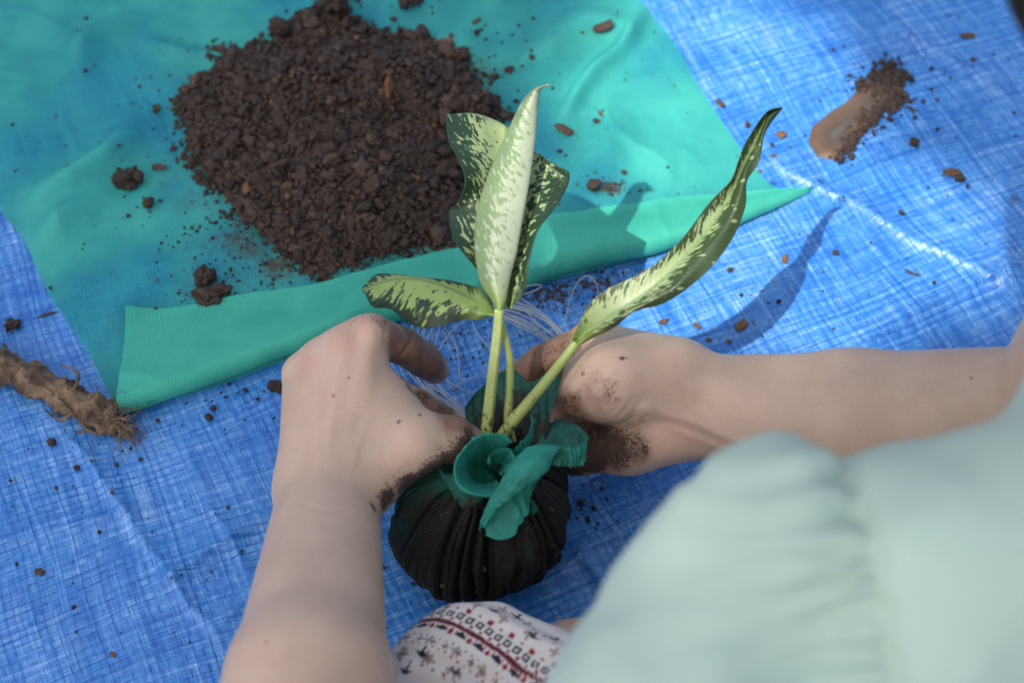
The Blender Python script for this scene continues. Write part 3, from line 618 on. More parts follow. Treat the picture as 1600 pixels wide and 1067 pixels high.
mesh('water', np.stack([BX, BY, BZ], -1).reshape(-1, 3), Fb, mp_.m, pu, attrs={'depth': np.clip(d / .018, 0, 1).ravel()})
pp = []
for _ in range(900):
    t_ = rng.uniform()**.8; u_ = rng.uniform()
    a_ = np.array([1304, 256]) * (1 - t_) + np.array([1396, 150]) * t_ if u_ < .5 else (np.array([1338, 150]) * (1 - t_) + np.array([1398, 128]) * t_ if u_ < .72 else np.array([1386, 152]))
    sg = [5 + 5 * t_, 5 + 6 * t_] if u_ < .72 else [14, 20]; a_ = a_ + rng.normal(size=2) * sg; pp.append(at(*a_)[:2])
pp = np.array(pp); rr = .0006 + .0016 * rng.uniform(0, 1, len(pp))**2
v, f, t = crumbs(np.c_[pp, tarpz(pp[:, 0], pp[:, 1]) + .0016], rr, np.clip(tints(len(pp)) * .9, 0, .85), LP1, (.6, 1.4))
q_ = mesh('soil_rim', v, f, ms.m, pu, attrs={'tint': t}); q_['kind'] = 'stuff'

# ---- clear water drops
mwd = M('clear_water', Roughness=.02, IOR=1.33); mwd.b.inputs['Transmission Weight'].default_value = 1.0
for px, py, wd, lb in [(1205, 286, 13, 'clear water drop nearest the long leaf on blue tarpaulin'), (1282, 285, 11, 'clear water drop below the muddy puddle'), (1315, 313, 13, 'elongated clear water drop well below the muddy puddle'), (1583, 315, 14, 'clear water drop at the far right border'), (1481, 23, 9, 'tiny clear water drop near the dark hair corner'), (1488, 345, 8, 'tiny clear water drop on shaded tarpaulin right of the puddle'), (1575, 95, 9, 'tiny clear water drop right of the olive husk')]:
    v, f = ico(3); v = v * np.array([1, 1.05, .55]); v[:, 2] = np.maximum(v[:, 2], -.1); v = v * wd * .00021; c_ = at(px, py, .006)
    o_ = mesh('water_drop', v, f, mwd.m); o_.location = (c_[0], c_[1], float(tarpz(c_[0], c_[1])) + .0002); tag(o_, lb, 'water drop', 'water drops on the tarpaulin')

# ================================================================== ROOT CUTTING
mr = M('fibrous_root', Roughness=.85); x_ = mr.gpos(); nf = mr.noise(x_, 420, 6, .7); nl = mr.noise(x_, 70, 4, .6)
mr.set(Base_Color=mr.mix(mr.step(nl, .35, .68), mr.mix(nf, (.022, .015, .012), (.11, .072, .05)), mr.mix(nf, (.10, .062, .036), (.44, .31, .19))), Normal=mr.bump(nf, .9, .002))
rc = thing('root_cutting', 'thick brown root cutting with hairy rootlets lying on tarpaulin at far left', 'root', at(90, 625))
rp_ = crom([at(*q) for q in [(-60, 540, .017), (-10, 566, .016), (40, 590, .016), (90, 612, .015), (135, 636, .015), (165, 652, .015), (186, 665, .014)]], 90)
V, F = tube(rp_, .0095 + .0014 * np.sin(np.arange(90) * .42) - .0025 * sstep(70, 90, np.arange(90)), 48)
c_ = np.repeat(rp_, 48, 0); c_ = np.concatenate([c_, rp_[:1], rp_[-1:]]); d_ = V - c_
V = c_ + d_ * (1 + .16 * fbm(V[:, 0] * 90, V[:, 1] * 90, V[:, 2] * 90, s=5, o=3) + .16 * fbm(V[:, 0] * 420, V[:, 1] * 420, V[:, 2] * 420, s=6, o=2))[:, None]
mesh('stem', V, F, mr.m, rc)
hair = []
for k in range(330):
    i = int(np.clip(90 * (1 - rng.uniform()**1.7 * .95), 3, 88)); b = rp_[i]; a_ = rng.uniform(0, 6.28); n_ = np.array([math.cos(a_) * .6, -math.cos(a_) * .5, math.sin(a_)]); ln = rng.uniform(.006, .026) * (1.2 if i > 60 else .7)
    tdir = (rp_[min(i + 3, 89)] - b); tdir /= np.linalg.norm(tdir) + 1e-9
    P = [b + n_ * .006]; d0 = n_ + tdir * rng.uniform(-.6, 1.3)
    for s2 in range(4):
        d0 = d0 + rng.normal(size=3) * .45 + [0, 0, -.35]; d0 /= np.linalg.norm(d0); q2 = P[-1] + d0 * ln / 4; q2[2] = max(q2[2], .0085); P.append(q2)
    hair.append(tube(crom(P, 10), np.linspace(rng.uniform(.0002, .0006), .00012, 10), 5))
V, F = merge(hair); q_ = mesh('fine_rootlets', V, F, mr.m, rc); q_['kind'] = 'stuff'
for P in ([(110, 615, .022), (122, 595, .026), (118, 578, .020), (95, 570, .014)], [(150, 640, .02), (170, 625, .016), (188, 630, .012)], [(170, 660, .014), (186, 672, .010), (188, 692, .009)], [(60, 600, .02), (100, 632, .022), (140, 672, .012), (165, 680, .009)], [(120, 640, .014), (95, 655, .010), (70, 640, .009)], [(5, 560, .022), (10, 545, .016), (4, 536, .012)], [(150, 655, .010), (138, 672, .008), (118, 676, .008)]):
    V, F = tube(crom([at(*q) for q in P], 18), np.linspace(.0014, .0005, 18), 7); V = V + .0005 * fbm(V[:, 0] * 500, V[:, 1] * 500, V[:, 2] * 500, s=3, o=2)[:, None]; mesh('rootlet', V, F, mr.m, rc)

# ================================================================== PLASTIC FIBRES
mfb = M('clear_plastic_fibre', Roughness=.25, IOR=1.45); mfb.set(Base_Color=(.62, .68, .70)); mfb.b.inputs['Transmission Weight'].default_value = .55
def strands(name, label, L, loc):
    t = thing(name, label, 'plastic fibres', loc)
    for P, r in L:
        V, F = tube(crom([at(*q) for q in P], 26), r * .72, 6); mesh('fibre', V, F, mfb.m, t)
L1 = []
for k in range(11):
    a_, b_, c2 = rng.normal(size=3) * 5
    L1.append(([(772 + a_, 470 + k * 2, .012), (812 + b_, 474 + k * 3.5 + a_ * .5, .016), (850 + c2, 492 + k * 4, .013), (884 + b_, 524 + k * 4, .010)], rng.uniform(.0004, .0008)))
strands('fibre_tuft', 'tuft of clear plastic fibres curving from the stems towards the right hand', L1, at(830, 500))
L2 = []
for k in range(11):
    a_, b_, c2 = rng.normal(size=3) * 5
    L2.append(([(620 + a_ + k * 3, 560 - k, .012), (650 + b_ + k * 3, 600 + a_, .013), (690 + c2 + k * 2, 632 + b_ * .6, .011), (742 + a_, 662 + c2 * .6, .010)], rng.uniform(.0004, .0008)))
strands('fibre_tuft', 'tuft of clear plastic fibres in the gap between left index finger and thumb', L2, at(680, 610))
L3 = []
for k in range(8):
    a_, b_, c2 = rng.normal(size=3) * 4
    L3.append(([(630 + k * 7 + a_, 535 + b_, .010), (640 + k * 6 + b_, 512 + c2, .014), (655 + k * 5 + c2, 492, .011)], rng.uniform(.0003, .0007)))
strands('fibre_tuft', 'tuft of clear plastic fibres poking out below the small drooping leaf', L3, at(650, 510))
for P, lb in (([(882, 508, .010), (888, 478, .012), (900, 446, .014), (916, 431, .016), (930, 440, .016), (936, 462, .010)], 'clear fibre standing up in a hoop beside the folded flap'), ([(684, 552, .009), (697, 528, .012), (716, 508, .014), (742, 490, .010)], 'straight pale fibre slanting from left index finger to small leaf'), ([(736, 498, .012), (747, 522, .012), (768, 548, .010)], 'short pale fibre pointing down at the main stem'), ([(692, 506, .008), (710, 535, .010), (717, 565, .010), (718, 602, .008)], 'faint fibre hanging in the middle of the gap between the hands'),
              ([(704, 612, .008), (722, 597, .011), (752, 586, .012), (788, 580, .009)], 'pale fibre running from the gap to the main stem'), ([(690, 590, .010), (712, 603, .010), (740, 617, .008)], 'short thick fibre below the left index fingertip'), ([(806, 458, .018), (824, 447, .022), (845, 446, .02), (838, 453, .018), (812, 462, .016)], 'flat looped strand lying against the folded flap'), ([(806, 462, .010), (835, 480, .014), (862, 506, .010), (880, 530, .008)], 'single long fibre above the right hand tuft')):
    V, F = tube(crom([at(*q) for q in P], 30), .00042, 7); tag(recentre(mesh('loose_fibre', V, F, mfb.m)), lb, 'plastic fibre', 'loose clear fibres')

# ================================================================== PLANT
def leaf_mat(name, green, green2, cream, bias, slant=26.0, spot=1.0, under=False, vs_=215.0, side=0.0, along=0.0):
    m = M(name, Roughness=.38); uv = m.n('UVMap', uv_map='UVMap').outputs[0]; s = m.n('SeparateXYZ', {0: uv}); u, v = s.outputs[0], s.outputs[1]   # metres along, metres across
    av = m.math('ABSOLUTE', v); e = m.attr('edge')              # edge: 0 at the rib, 1 at the margin
    q = m.n('CombineXYZ', {0: m.math('MULTIPLY', m.math('SUBTRACT', u, m.math('MULTIPLY', av, .9)), 270.0), 1: m.math('MULTIPLY', v, vs_), 2: 0.0}).outputs[0]
    n1 = m.noise(q, 1.15, 4, .62, .3); n2 = m.noise(uv, 55, 2, .5)
    vo = m.n('TexVoronoi', {'Vector': q, 'Scale': .85, 'Randomness': 1.0}); sp = m.step(vo.outputs['Distance'], .34, .26)
    rnd = m.n('SeparateColor', {0: vo.outputs['Color']}).outputs[0]
    f = m.math('ADD', m.math('ADD', m.math('MULTIPLY_ADD', n1, 3.0, -.85), m.math('MULTIPLY', n2, .55)), m.math('ADD', m.math('MULTIPLY_ADD', e, -1.0, bias), m.math('ADD', m.math('MULTIPLY', m.math('LESS_THAN', v, 0.0), side), m.math('MULTIPLY', u, along))))
    blotch = m.step(f, .58, .66)
    spots = m.math('MULTIPLY', m.math('MULTIPLY', sp, spot), m.step(m.math('ADD', m.math('SUBTRACT', rnd, e), m.math('MULTIPLY', n2, .5)), .10, .14))
    pat = m.math('MAXIMUM', blotch, spots)
    rib = m.step(av, .0022, .0006)
    veins = m.n('TexWave', {'Vector': m.n('CombineXYZ', {0: m.math('SUBTRACT', u, m.math('MULTIPLY', av, .9))}).outputs[0], 'Scale': 75.0, 'Distortion': .6}, wave_type='BANDS', bands_direction='X').outputs[1]
    g_ = m.mix(m.noise(uv, 40, 3), green, green2); g_ = m.mix(m.math('MULTIPLY', veins, .09), g_, tuple(x * 1.7 for x in green2))
    c2 = m.mix(m.noise(uv, 120, 3), cream, tuple(x * .82 for x in cream)); col = m.mix(pat, g_, c2)
    col = m.mix(m.math('MULTIPLY', rib, .75), col, (.42, .52, .30) if under else (.16, .26, .10)); col = m.mix(m.math('MULTIPLY', m.step(e, .93, 1.0), .5), col, green)
    base = m.step(u, .026, .0); col = m.mix(m.math('MULTIPLY', base, .8), col, (.36, .50, .15))
    h = m.math('ADD', m.math('MULTIPLY', veins, .22), m.math('MULTIPLY', m.noise(uv, 220, 3), .5)); nb = m.bump(h, .25, .0008)
    m.set(Base_Color=col, Normal=nb, Roughness=m.math('MULTIPLY_ADD', n1, .2, .30))
    tl = m.n('BsdfTranslucent', {'Color': col}); mx = m.n('MixShader', {0: .22, 1: m.b.outputs[0], 2: tl.outputs[0]}); m.t.links.new(mx.outputs[0], m.out.inputs[0]); return m.m
mlA = leaf_mat('pale_variegated_leaf', (.17, .25, .11), (.24, .33, .17), (.44, .52, .37), .20, spot=.9, under=True, vs_=190.0)
mlB = leaf_mat('dark_variegated_leaf', (.020, .050, .026), (.035, .075, .035), (.43, .55, .25), .22)
mlC = leaf_mat('dark_streaked_leaf', (.022, .045, .028), (.04, .07, .04), (.38, .53, .15), .16, vs_=115.0)
mlD = leaf_mat('long_variegated_leaf', (.026, .052, .022), (.05, .085, .03), (.38, .48, .24), .0, spot=.7, vs_=170.0, side=.56, along=-3.0)
pl = thing('variegated_plant', 'small plant with cream spotted green leaves standing in the cloth root ball', 'plant', at(768, 690, .09))
def leaf(lines, mat, label, NU=170, NV=64, rib_at=.5, waves=0.0, sd=0):
    L = [crom([at(*q) for q in l], NU) for l in lines]; G = np.stack(L, 1); G = crom(G.transpose(1, 0, 2), NV).transpose(1, 0, 2)
    v = np.linspace(-1, 1, NV); c = rib_at * 2 - 1; e = np.where(v < c, (c - v) / (c + 1 + 1e-6), (v - c) / (1 - c + 1e-6))
    ri = int(round(rib_at * (NV - 1))); ru = np.r_[0, np.cumsum(np.linalg.norm(np.diff(G[:, ri], axis=0), axis=1))]
    wd = np.cumsum(np.concatenate([np.zeros((NU, 1)), np.linalg.norm(np.diff(G, axis=1), axis=2)], 1), 1); wd = wd - wd[:, ri:ri + 1]
    if waves:
        n_ = np.cross(np.gradient(G, axis=0), np.gradient(G, axis=1)); n_ /= np.linalg.norm(n_, axis=2)[..., None] + 1e-12
        G = G + n_ * (waves * e[None, :] * noise(ru[:, None] * 45 + 0 * wd, np.sign(wd) * 3.3, s=sd))[..., None]
    U_ = np.repeat(ru[:, None], NV, 1)
    o = mesh('leaf', G.reshape(-1, 3), gridF(NU, NV), mat, pl, attrs={'edge': np.tile(e, NU)}, uv=np.stack([U_, wd], -1).reshape(-1, 2)); o['label'] = label
    s = o.modifiers.new('thickness', 'SOLIDIFY'); s.thickness = .0005; s.offset = 0
    return o
def zz(P, z): z = np.interp(np.linspace(0, 1, len(P)), np.linspace(0, 1, len(z)), z); return [(*p[:2], z_) for p, z_ in zip(P, z)]
EL = [(776, 487), (768, 468), (751, 442), (743, 401), (742, 364), (747, 322), (762, 277), (781, 232), (800, 191), (815, 161), (834, 139), (860, 131)]
MR = [(784, 488), (790, 470), (798, 430), (806, 400), (813, 362), (821, 318), (829, 272), (835, 228), (839, 186), (841, 160), (845, 140), (862, 132)]
zA = [.150, .162, .174, .186, .197, .200]
Q1 = [((a[0] * .55 + b[0] * .45), (a[1] * .55 + b[1] * .45)) for a, b in zip(EL, MR)]
ER = [(a[0] * .62 + b[0] * .38, a[1] * .62 + b[1] * .38) for a, b in zip(EL, MR)]
leaf([zz(EL, [z - .004 for z in zA]), zz(Q1, [z + .004 for z in zA]), zz(MR, zA), zz(ER, [z - .012 for z in zA])], mlA, 'upright pale folded leaf in front', rib_at=.667)
BL = [(790, 482), (752, 430), (728, 402), (707, 366), (701, 331), (716, 315), (725, 282), (713, 246), (701, 217), (696, 177), (698, 190)]
BQ = [(792, 482), (768, 436), (752, 404), (744, 370), (745, 338), (752, 312), (756, 282), (752, 248), (748, 215), (742, 177), (744, 195)]
BR = [(795, 482), (792, 440), (790, 405), (790, 370), (790, 340), (790, 310), (790, 280), (790, 250), (790, 220), (790, 197), (790, 215)]
BS = [(798, 482), (802, 455), (806, 425), (808, 390), (814, 355), (822, 326), (830, 300), (836, 274), (838, 250), (838, 238), (834, 255)]
BE = [(800, 482), (812, 467), (820, 447), (824, 405), (837, 368), (856, 342), (872, 318), (885, 295), (889, 281), (886, 267), (876, 282)]
zB = [.146, .149, .152, .155, .158, .160, .162, .164, .165, .165, .145]
def zo(P, z, o): return [(*p, a + b) for p, a, b in zip(P, z, o)]
wl_ = [0, .004, .008, .004, -.004, .004, .012, .010, .006, .004, 0]; wr_ = [0, 0, .004, .010, .010, .006, 0, -.004, 0, .004, 0]
leaf([zo(BL, zB, wl_), zo(BQ, zB, [.003] * 11), zo(BR, zB, [-.004] * 11), zo(BS, zB, [.003] * 11), zo(BE, zB, wr_)], mlB, 'broad dark leaf with cream spots behind the upright leaf', waves=.002)
CT = [(774, 488), (757, 459), (745, 447), (710, 438), (665, 433), (632, 429), (609, 428), (587, 430), (566, 452)]
CB = [(773, 491), (757, 479), (741, 469), (702, 451), (665, 439), (635, 436), (610, 438), (590, 444), (566, 454)]
CQ = [(772, 493), (752, 491), (735, 484), (701, 479), (667, 477), (637, 472), (611, 462), (588, 462), (568, 456)]
CE = [(771, 495), (750, 502), (729, 499), (700, 506), (669, 513), (640, 506), (610, 483), (584, 479), (571, 457)]
zC = [.148, .150, .149, .145, .139, .132, .125, .118, .112]
leaf([zo(CT, zC, [-.002] * 9), zo(CB, zC, [.001] * 9), zo(CQ, zC, [.004] * 9), zo(CE, zC, [-.003] * 9)], mlC, 'small drooping leaf pointing left', rib_at=.333, waves=.0015, sd=4)
DL = [(893, 538), (903, 512), (918, 478), (947, 452), (992, 431), (1030, 407), (1067, 371), (1105, 322), (1138, 284), (1151, 254), (1172, 215), (1198, 177), (1222, 169)]
DB = [(896, 541), (916, 518), (945, 500), (970, 483), (1003, 462), (1036, 436), (1078, 394), (1117, 345), (1145, 297), (1158, 266), (1180, 222), (1200, 182), (1222, 169.5)]
DQ = [(898, 543), (922, 523), (955, 505), (985, 488), (1024, 466), (1058, 444), (1098, 398), (1134, 353), (1153, 308), (1166, 265), (1186, 222), (1201, 184), (1222, 170)]
DE = [(900, 546), (930, 527), (962, 508), (990, 487), (1030, 477), (1066, 456), (1108, 421), (1146, 371), (1164, 324), (1166, 286), (1186, 252), (1198, 206), (1223, 171)]
zD = [.122, .129, .136, .143, .149, .155, .162, .169, .176, .182, .188, .194, .196]
leaf([zo(DL, zD, [.004] * 13), zo(DB, zD, [-.002] * 13), zo(DQ, zD, [.002] * 13), zo(DE, zD, [-.002] * 13)], mlD, 'long narrow leaf reaching to the right', rib_at=.333, waves=.0015, sd=7)
mpt = M('leaf_stalk', Roughness=.4); x_ = mpt.gpos(); zc = mpt.n('SeparateXYZ', {0: x_}).outputs[2]
pc = mpt.mix(mpt.step(zc, .10, .17), (.30, .36, .10), (.42, .52, .22)); pc = mpt.mix(mpt.step(mpt.noise(x_, 130, 3), .4, .7), pc, (.26, .36, .10))
dt = mpt.step(mpt.math('ADD', mpt.noise(x_, 330, 5, .7), mpt.step(zc, .135, .095, 0, .20)), .70, .76); pc = mpt.mix(dt, pc, (.045, .025, .016))
mpt.set(Base_Color=pc, Normal=mpt.bump(mpt.noise(mpt.n('Mapping', {'Vector': x_, 'Scale': (900, 900, 60)}).outputs[0], 1, 3), .3, .0006)); mpt.b.inputs['Subsurface Weight'].default_value = .1; mpt.b.inputs['Subsurface Scale'].default_value = .002
def stalk(P, r0, r1, label=None, groove=0.0):
    P = crom([at(*q) for q in P], 50); r = np.linspace(r0, r1, 50); V, F = tube(P, r, 24)
    if groove:
        c_ = np.concatenate([np.repeat(P, 24, 0), P[:1], P[-1:]]); d_ = V - c_; cam = CAM - c_; cam /= np.linalg.norm(cam, axis=1)[:, None]; dn_ = d_ / (np.linalg.norm(d_, axis=1)[:, None] + 1e-9)
        side = (dn_ * (cam * .9 - np.array([.42, 0, 0]))).sum(1); V = c_ + d_ * (1 - groove * sstep(.62, .98, side))[:, None]
    o = mesh('leaf_stalk', V, F, mpt.m, pl)
    if label: o['label'] = label
stalk([(757, 705, .090), (760, 675, .100), (766, 620, .115), (773, 560, .132), (778, 515, .144), (780, 484, .154)], .0035, .0026, 'thick grooved stalk of the upright leaf', .5)
stalk([(800, 690, .092), (794, 655, .102), (796, 610, .113), (796, 560, .126), (786, 515, .138), (779, 488, .147)], .0027, .0019)
stalk([(775, 705, .090), (784, 682, .098), (815, 642, .110), (850, 600, .117), (880, 562, .121), (900, 536, .125)], .0038, .0024, 'stalk of the long leaf')
stalk([(790, 668, .100), (796, 655, .106), (806, 640, .112)], .0028, .0006)

# ================================================================== ROOT BALL
bb = at(750, 862); rb_ = thing('root_ball', 'soil darkened cloth root ball gathered and tied round the plant', 'root ball', (bb[0], bb[1], .006))
mbg = M('soil_soaked_cloth', Roughness=.8); x_ = mbg.gpos(); gr = mbg.attr('groove'); tl_ = mbg.attr('clean')
nb1 = mbg.noise(x_, 60, 5, .6); nb2 = mbg.noise(x_, 700, 4, .6); nb3 = mbg.noise(x_, 170, 6, .7)
f = mbg.step(mbg.math('ADD', mbg.math('MULTIPLY', tl_, .42), mbg.math('MULTIPLY', nb1, .66)), .42, .84)
cb = mbg.mix(f, mbg.mix(nb3, (.010, .013, .012), (.034, .031, .026)), (.012, .11, .085)); cb = mbg.mix(mbg.step(nb3, .57, .68, 0, .8), cb, (.034, .022, .016)); cb = mbg.mix(mbg.math('MULTIPLY', nb2, .12), cb, (.04, .05, .045))
mbg.set(Base_Color=cb, Normal=mbg.bump(mbg.math('ADD', nb3, mbg.math('MULTIPLY', nb2, .7)), .9, .002)); mbg.b.inputs['Specular IOR Level'].default_value = .2; mbg.b.inputs['Roughness'].default_value = .95
nph, nv = 720, 150
prof = crom([(.006, .066), (.011, .076), (.020, .084), (.033, .083), (.0445, .073), (.051, .055), (.052, .038), (.047, .019), (.037, .006), (.018, .0015), (.0005, .001)], nv)
ph = np.linspace(0, 2 * math.pi, nph, endpoint=False)[None]; vv = np.linspace(0, 1, nv)[:, None]
cph, sph = np.cos(ph) + 0 * vv, np.sin(ph) + 0 * vv; vz = vv + 0 * ph
wr = ph * 30 + 5.2 * noise(cph * 2.6, sph * 2.6, vz * 2.6, s=2) + 2.2 * noise(cph * 7, sph * 7, vz * 4.5, s=3)
wr2 = ph * 53 + 3.0 * noise(cph * 5, sph * 5, vz * 5, s=12)
am = np.clip(.50 + .95 * noise(cph * 8, sph * 8, vz * 2.5, s=9), .05, 1.2); am2 = np.clip(.3 + .9 * noise(cph * 9, sph * 9, vz * 5, s=13), 0, 1)
g1 = np.abs(np.sin(wr / 2))**.45; g2 = np.abs(np.sin(wr2 / 2))**.5; g_ = np.minimum(g1, 1 - (1 - g2) * .5 * am2)
A = np.interp(vv, [0, .1, .3, .5, .68, .85, 1], [.34, .32, .22, .17, .12, .07, 0])
fac = 1 - A * ((1 - g1) * am + .45 * (1 - g2) * am2) * 1.15 + .085 * fbm(cph * 2.3, sph * 2.3, vz * 2.5, s=5, o=3) + .022 * fbm(cph * 9, sph * 9, vz * 9, s=6, o=4)
lobe = .05 * np.exp(-((np.angle(np.exp(1j * (ph - 2.75)))) / .5)**2) * np.exp(-((vv - .42) / .2)**2)
R_ = prof[:, :1] * (fac + lobe); lean = np.array([.004, .006]) * (1 - vv)[..., None] * 0
BXx = bb[0] + R_ * np.cos(ph) + .006 * (prof[:, 1:2] / .1)**2; BYy = bb[1] + R_ * np.sin(ph) + .006 * (prof[:, 1:2] / .1)**2; BZz = .0065 + prof[:, 1:2] * (1 + .5 * (fac - 1)) + 0 * ph
cl_ = np.exp(-((np.angle(np.exp(1j * (ph - 3.25)))) / .55)**2) * (1 - .5 * vv) + .35 * np.exp(-((np.angle(np.exp(1j * (ph + .6)))) / .4)**2) * (vv < .45) + 1.3 * sstep(.30, .12, vv)
mesh('bag', np.stack([BXx, BYy, BZz], -1).reshape(-1, 3), gridF(nv, nph, True)[:, ::-1], mbg.m, rb_, attrs={'groove': (1 - g_).ravel(), 'clean': (cl_ + 0 * fac).ravel()})
cv = np.stack([BXx, BYy, BZz], -1).reshape(-1, 3); ci = rng.integers(nph * 25, nph * 135, 420); cv = cv[ci]; cv = cv[(cv[:, 1] < bb[1] + .03)]
v, f, t = crumbs(cv, .0004 + .0009 * rng.uniform(0, 1, len(cv))**3, tints(len(cv)), LP1, (.6, 1.4)); q_ = mesh('clinging_soil', v, f, ms.m, rb_, attrs={'tint': t}); q_['kind'] = 'stuff'
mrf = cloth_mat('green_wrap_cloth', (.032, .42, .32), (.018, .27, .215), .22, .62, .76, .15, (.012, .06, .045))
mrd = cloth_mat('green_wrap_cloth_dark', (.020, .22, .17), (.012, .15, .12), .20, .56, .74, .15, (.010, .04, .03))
def petal(rows, mat, stain=.2, NU=90, NV=70, rough=.0005, sd=0, name='cloth_frill', label=None):
    L = [arcres(crom([at(*q) for q in r], 80), NU) for r in rows]; G = np.stack(L, 0); G = crom(G, NV)
    n_ = np.cross(np.gradient(G, axis=0), np.gradient(G, axis=1)); n_ /= np.linalg.norm(n_, axis=2)[..., None] + 1e-12
    G = G + n_ * (rough * fbm(G[..., 0] * 120 + sd, G[..., 1] * 120, G[..., 2] * 120, s=sd, o=4))[..., None]
    uu_ = np.linspace(0, 1, NU)[None]; vq = np.linspace(1, 0, NV)[:, None]; wv2 = uu_ * 17 + 2.2 * noise(uu_ * 4 + sd * 3.1, vq * 1.5, s=sd + 20)
    G = G + n_ * ((.0011 * np.sin(wv2) * (.35 + .65 * np.abs(2 * vq - 1)) + .0007 * np.sin(wv2 * 2.7 + sd)) * (.4 + .6 * noise(uu_ * 3 + sd, vq * 2, s=sd + 30)))[..., None]
    st = np.clip(stain + .35 * noise(G[..., 0] * 45, G[..., 1] * 45, G[..., 2] * 45, s=sd + 3), 0, 1)
    lu = np.linspace(0, .05, NU)[None] + 0 * G[..., 0]; lv = np.linspace(0, .04, NV)[:, None] + 0 * G[..., 0]
    o = mesh(name, G.reshape(-1, 3), gridF(NV, NU), mat.m, rb_, attrs={'stain': st.ravel()}, uv=np.stack([lu, lv], -1).reshape(-1, 2))
    s = o.modifiers.new('thickness', 'SOLIDIFY'); s.thickness = .00018; s.offset = 0
    if label: o['label'] = label
    return o
# standing sheet behind the stalks, with a V notch
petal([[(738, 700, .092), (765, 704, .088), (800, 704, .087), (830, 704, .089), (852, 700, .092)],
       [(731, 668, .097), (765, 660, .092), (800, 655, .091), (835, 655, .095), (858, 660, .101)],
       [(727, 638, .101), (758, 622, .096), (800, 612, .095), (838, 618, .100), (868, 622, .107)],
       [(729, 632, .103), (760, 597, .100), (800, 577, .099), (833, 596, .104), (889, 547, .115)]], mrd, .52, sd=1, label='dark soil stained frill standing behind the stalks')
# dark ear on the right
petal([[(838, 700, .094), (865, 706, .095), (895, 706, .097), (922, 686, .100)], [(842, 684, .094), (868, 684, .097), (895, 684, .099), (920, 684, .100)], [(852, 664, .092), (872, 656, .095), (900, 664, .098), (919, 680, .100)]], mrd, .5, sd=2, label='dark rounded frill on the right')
# rose like cup
cupR = [(800, 690, .113), (782, 678, .117), (758, 679, .118), (733, 692, .117), (716, 715, .114), (711, 738, .110), (720, 760, .107), (742, 771, .105), (768, 773, .104), (784, 764, .105)]
cc_ = (764, 724)
cupO = [(x + (x - cc_[0]) * .05, y + (y - cc_[1]) * .05 + 2, z - .005) for x, y, z in cupR]
cupM = [(cc_[0] + (x - cc_[0]) * .70, cc_[1] + (y - cc_[1]) * .70, z - .010) for x, y, z in cupR]
cupB = [(cc_[0] + (x - cc_[0]) * .42, cc_[1] + (y - cc_[1]) * .42 + 3, z - .026) for x, y, z in cupR]
petal([cupO, cupR, cupM, cupB, [(766, 731, .074), (767, 730, .074), (768, 730, .074), (768, 731, .074)]], mrf, .22, NU=130, sd=3, label='cup shaped frill curled like a rose')
petal([[(760, 722, .108), (766, 710, .111), (780, 701, .113), (795, 701, .112), (802, 714, .110), (796, 732, .107), (782, 742, .104)], [(762, 726, .098), (768, 718, .100), (778, 712, .101), (788, 712, .101), (792, 720, .100), (788, 732, .098), (780, 738, .096)], [(768, 730, .090), (771, 726, .090), (776, 723, .090), (782, 723, .090), (785, 727, .090), (783, 733, .089), (778, 736, .089)]], mrf, .3, sd=4, label='inner frill rolled up in the rose')
petal([[(796, 704, .108), (812, 694, .112), (828, 672, .117), (834, 645, .122)], [(800, 712, .100), (814, 706, .104), (826, 690, .108), (834, 660, .114)], [(806, 722, .094), (818, 716, .096), (826, 704, .099), (833, 684, .104)]], mrf, .2, sd=5, label='pointed frill rising beside the long leaf stalk')
# broad band folded over the front
petal([[(806, 712, .110), (792, 735, .111), (772, 768, .107), (756, 798, .100), (751, 818, .094), (752, 828, .091)],
       [(822, 698, .117), (814, 722, .117), (798, 752, .114), (778, 778, .108), (762, 804, .100), (753, 824, .093)],
       [(846, 693, .120), (840, 716, .121), (822, 742, .118), (797, 768, .112), (770, 798, .104), (754, 824, .0945)],
       [(876, 697, .117), (862, 722, .116), (846, 744, .114), (812, 768, .110), (778, 796, .104), (756, 824, .095)],
       [(866, 702, .109), (846, 730, .107), (828, 752, .105), (804, 774, .102), (780, 800, .099), (758, 826, .094)],
       [(846, 730, .105), (838, 752, .103), (828, 776, .101), (814, 804, .098), (790, 822, .096), (760, 832, .093)],
       [(840, 742, .105), (834, 762, .104), (826, 786, .102), (809, 830, .097), (782, 843, .095), (758, 836, .092)]], mrf, .14, NV=150, sd=6, label='broad frill folded down over the front')
petal([[(860, 695, .117), (880, 697, .116), (902, 697, .113), (919, 684, .108)], [(868, 706, .113), (884, 710, .113), (904, 710, .110), (918, 700, .105)], [(862, 726, .109), (882, 729, .107), (902, 729, .104), (915, 722, .101)]], mrf, .3, sd=7, label='light frill flaring to the right')
petal([[(812, 772, .092), (826, 775, .095), (838, 788, .093), (836, 802, .089), (824, 804, .088)], [(814, 782, .086), (824, 784, .088), (830, 791, .087), (829, 797, .085), (822, 798, .084)]], mrf, .2, NV=24, sd=8, label='small looped frill on the lower right')
petal([[(684, 724, .098), (694, 740, .102), (714, 738, .104), (730, 722, .104)], [(688, 740, .093), (700, 758, .096), (718, 758, .098), (734, 744, .098)], [(704, 770, .088), (716, 785, .090), (736, 790, .090), (752, 778, .091)], [(712, 784, .084), (724, 795, .086), (742, 796, .087), (754, 782, .088)]], mrd, .35, sd=9, label='dark crumpled frill on the left below the thumb')

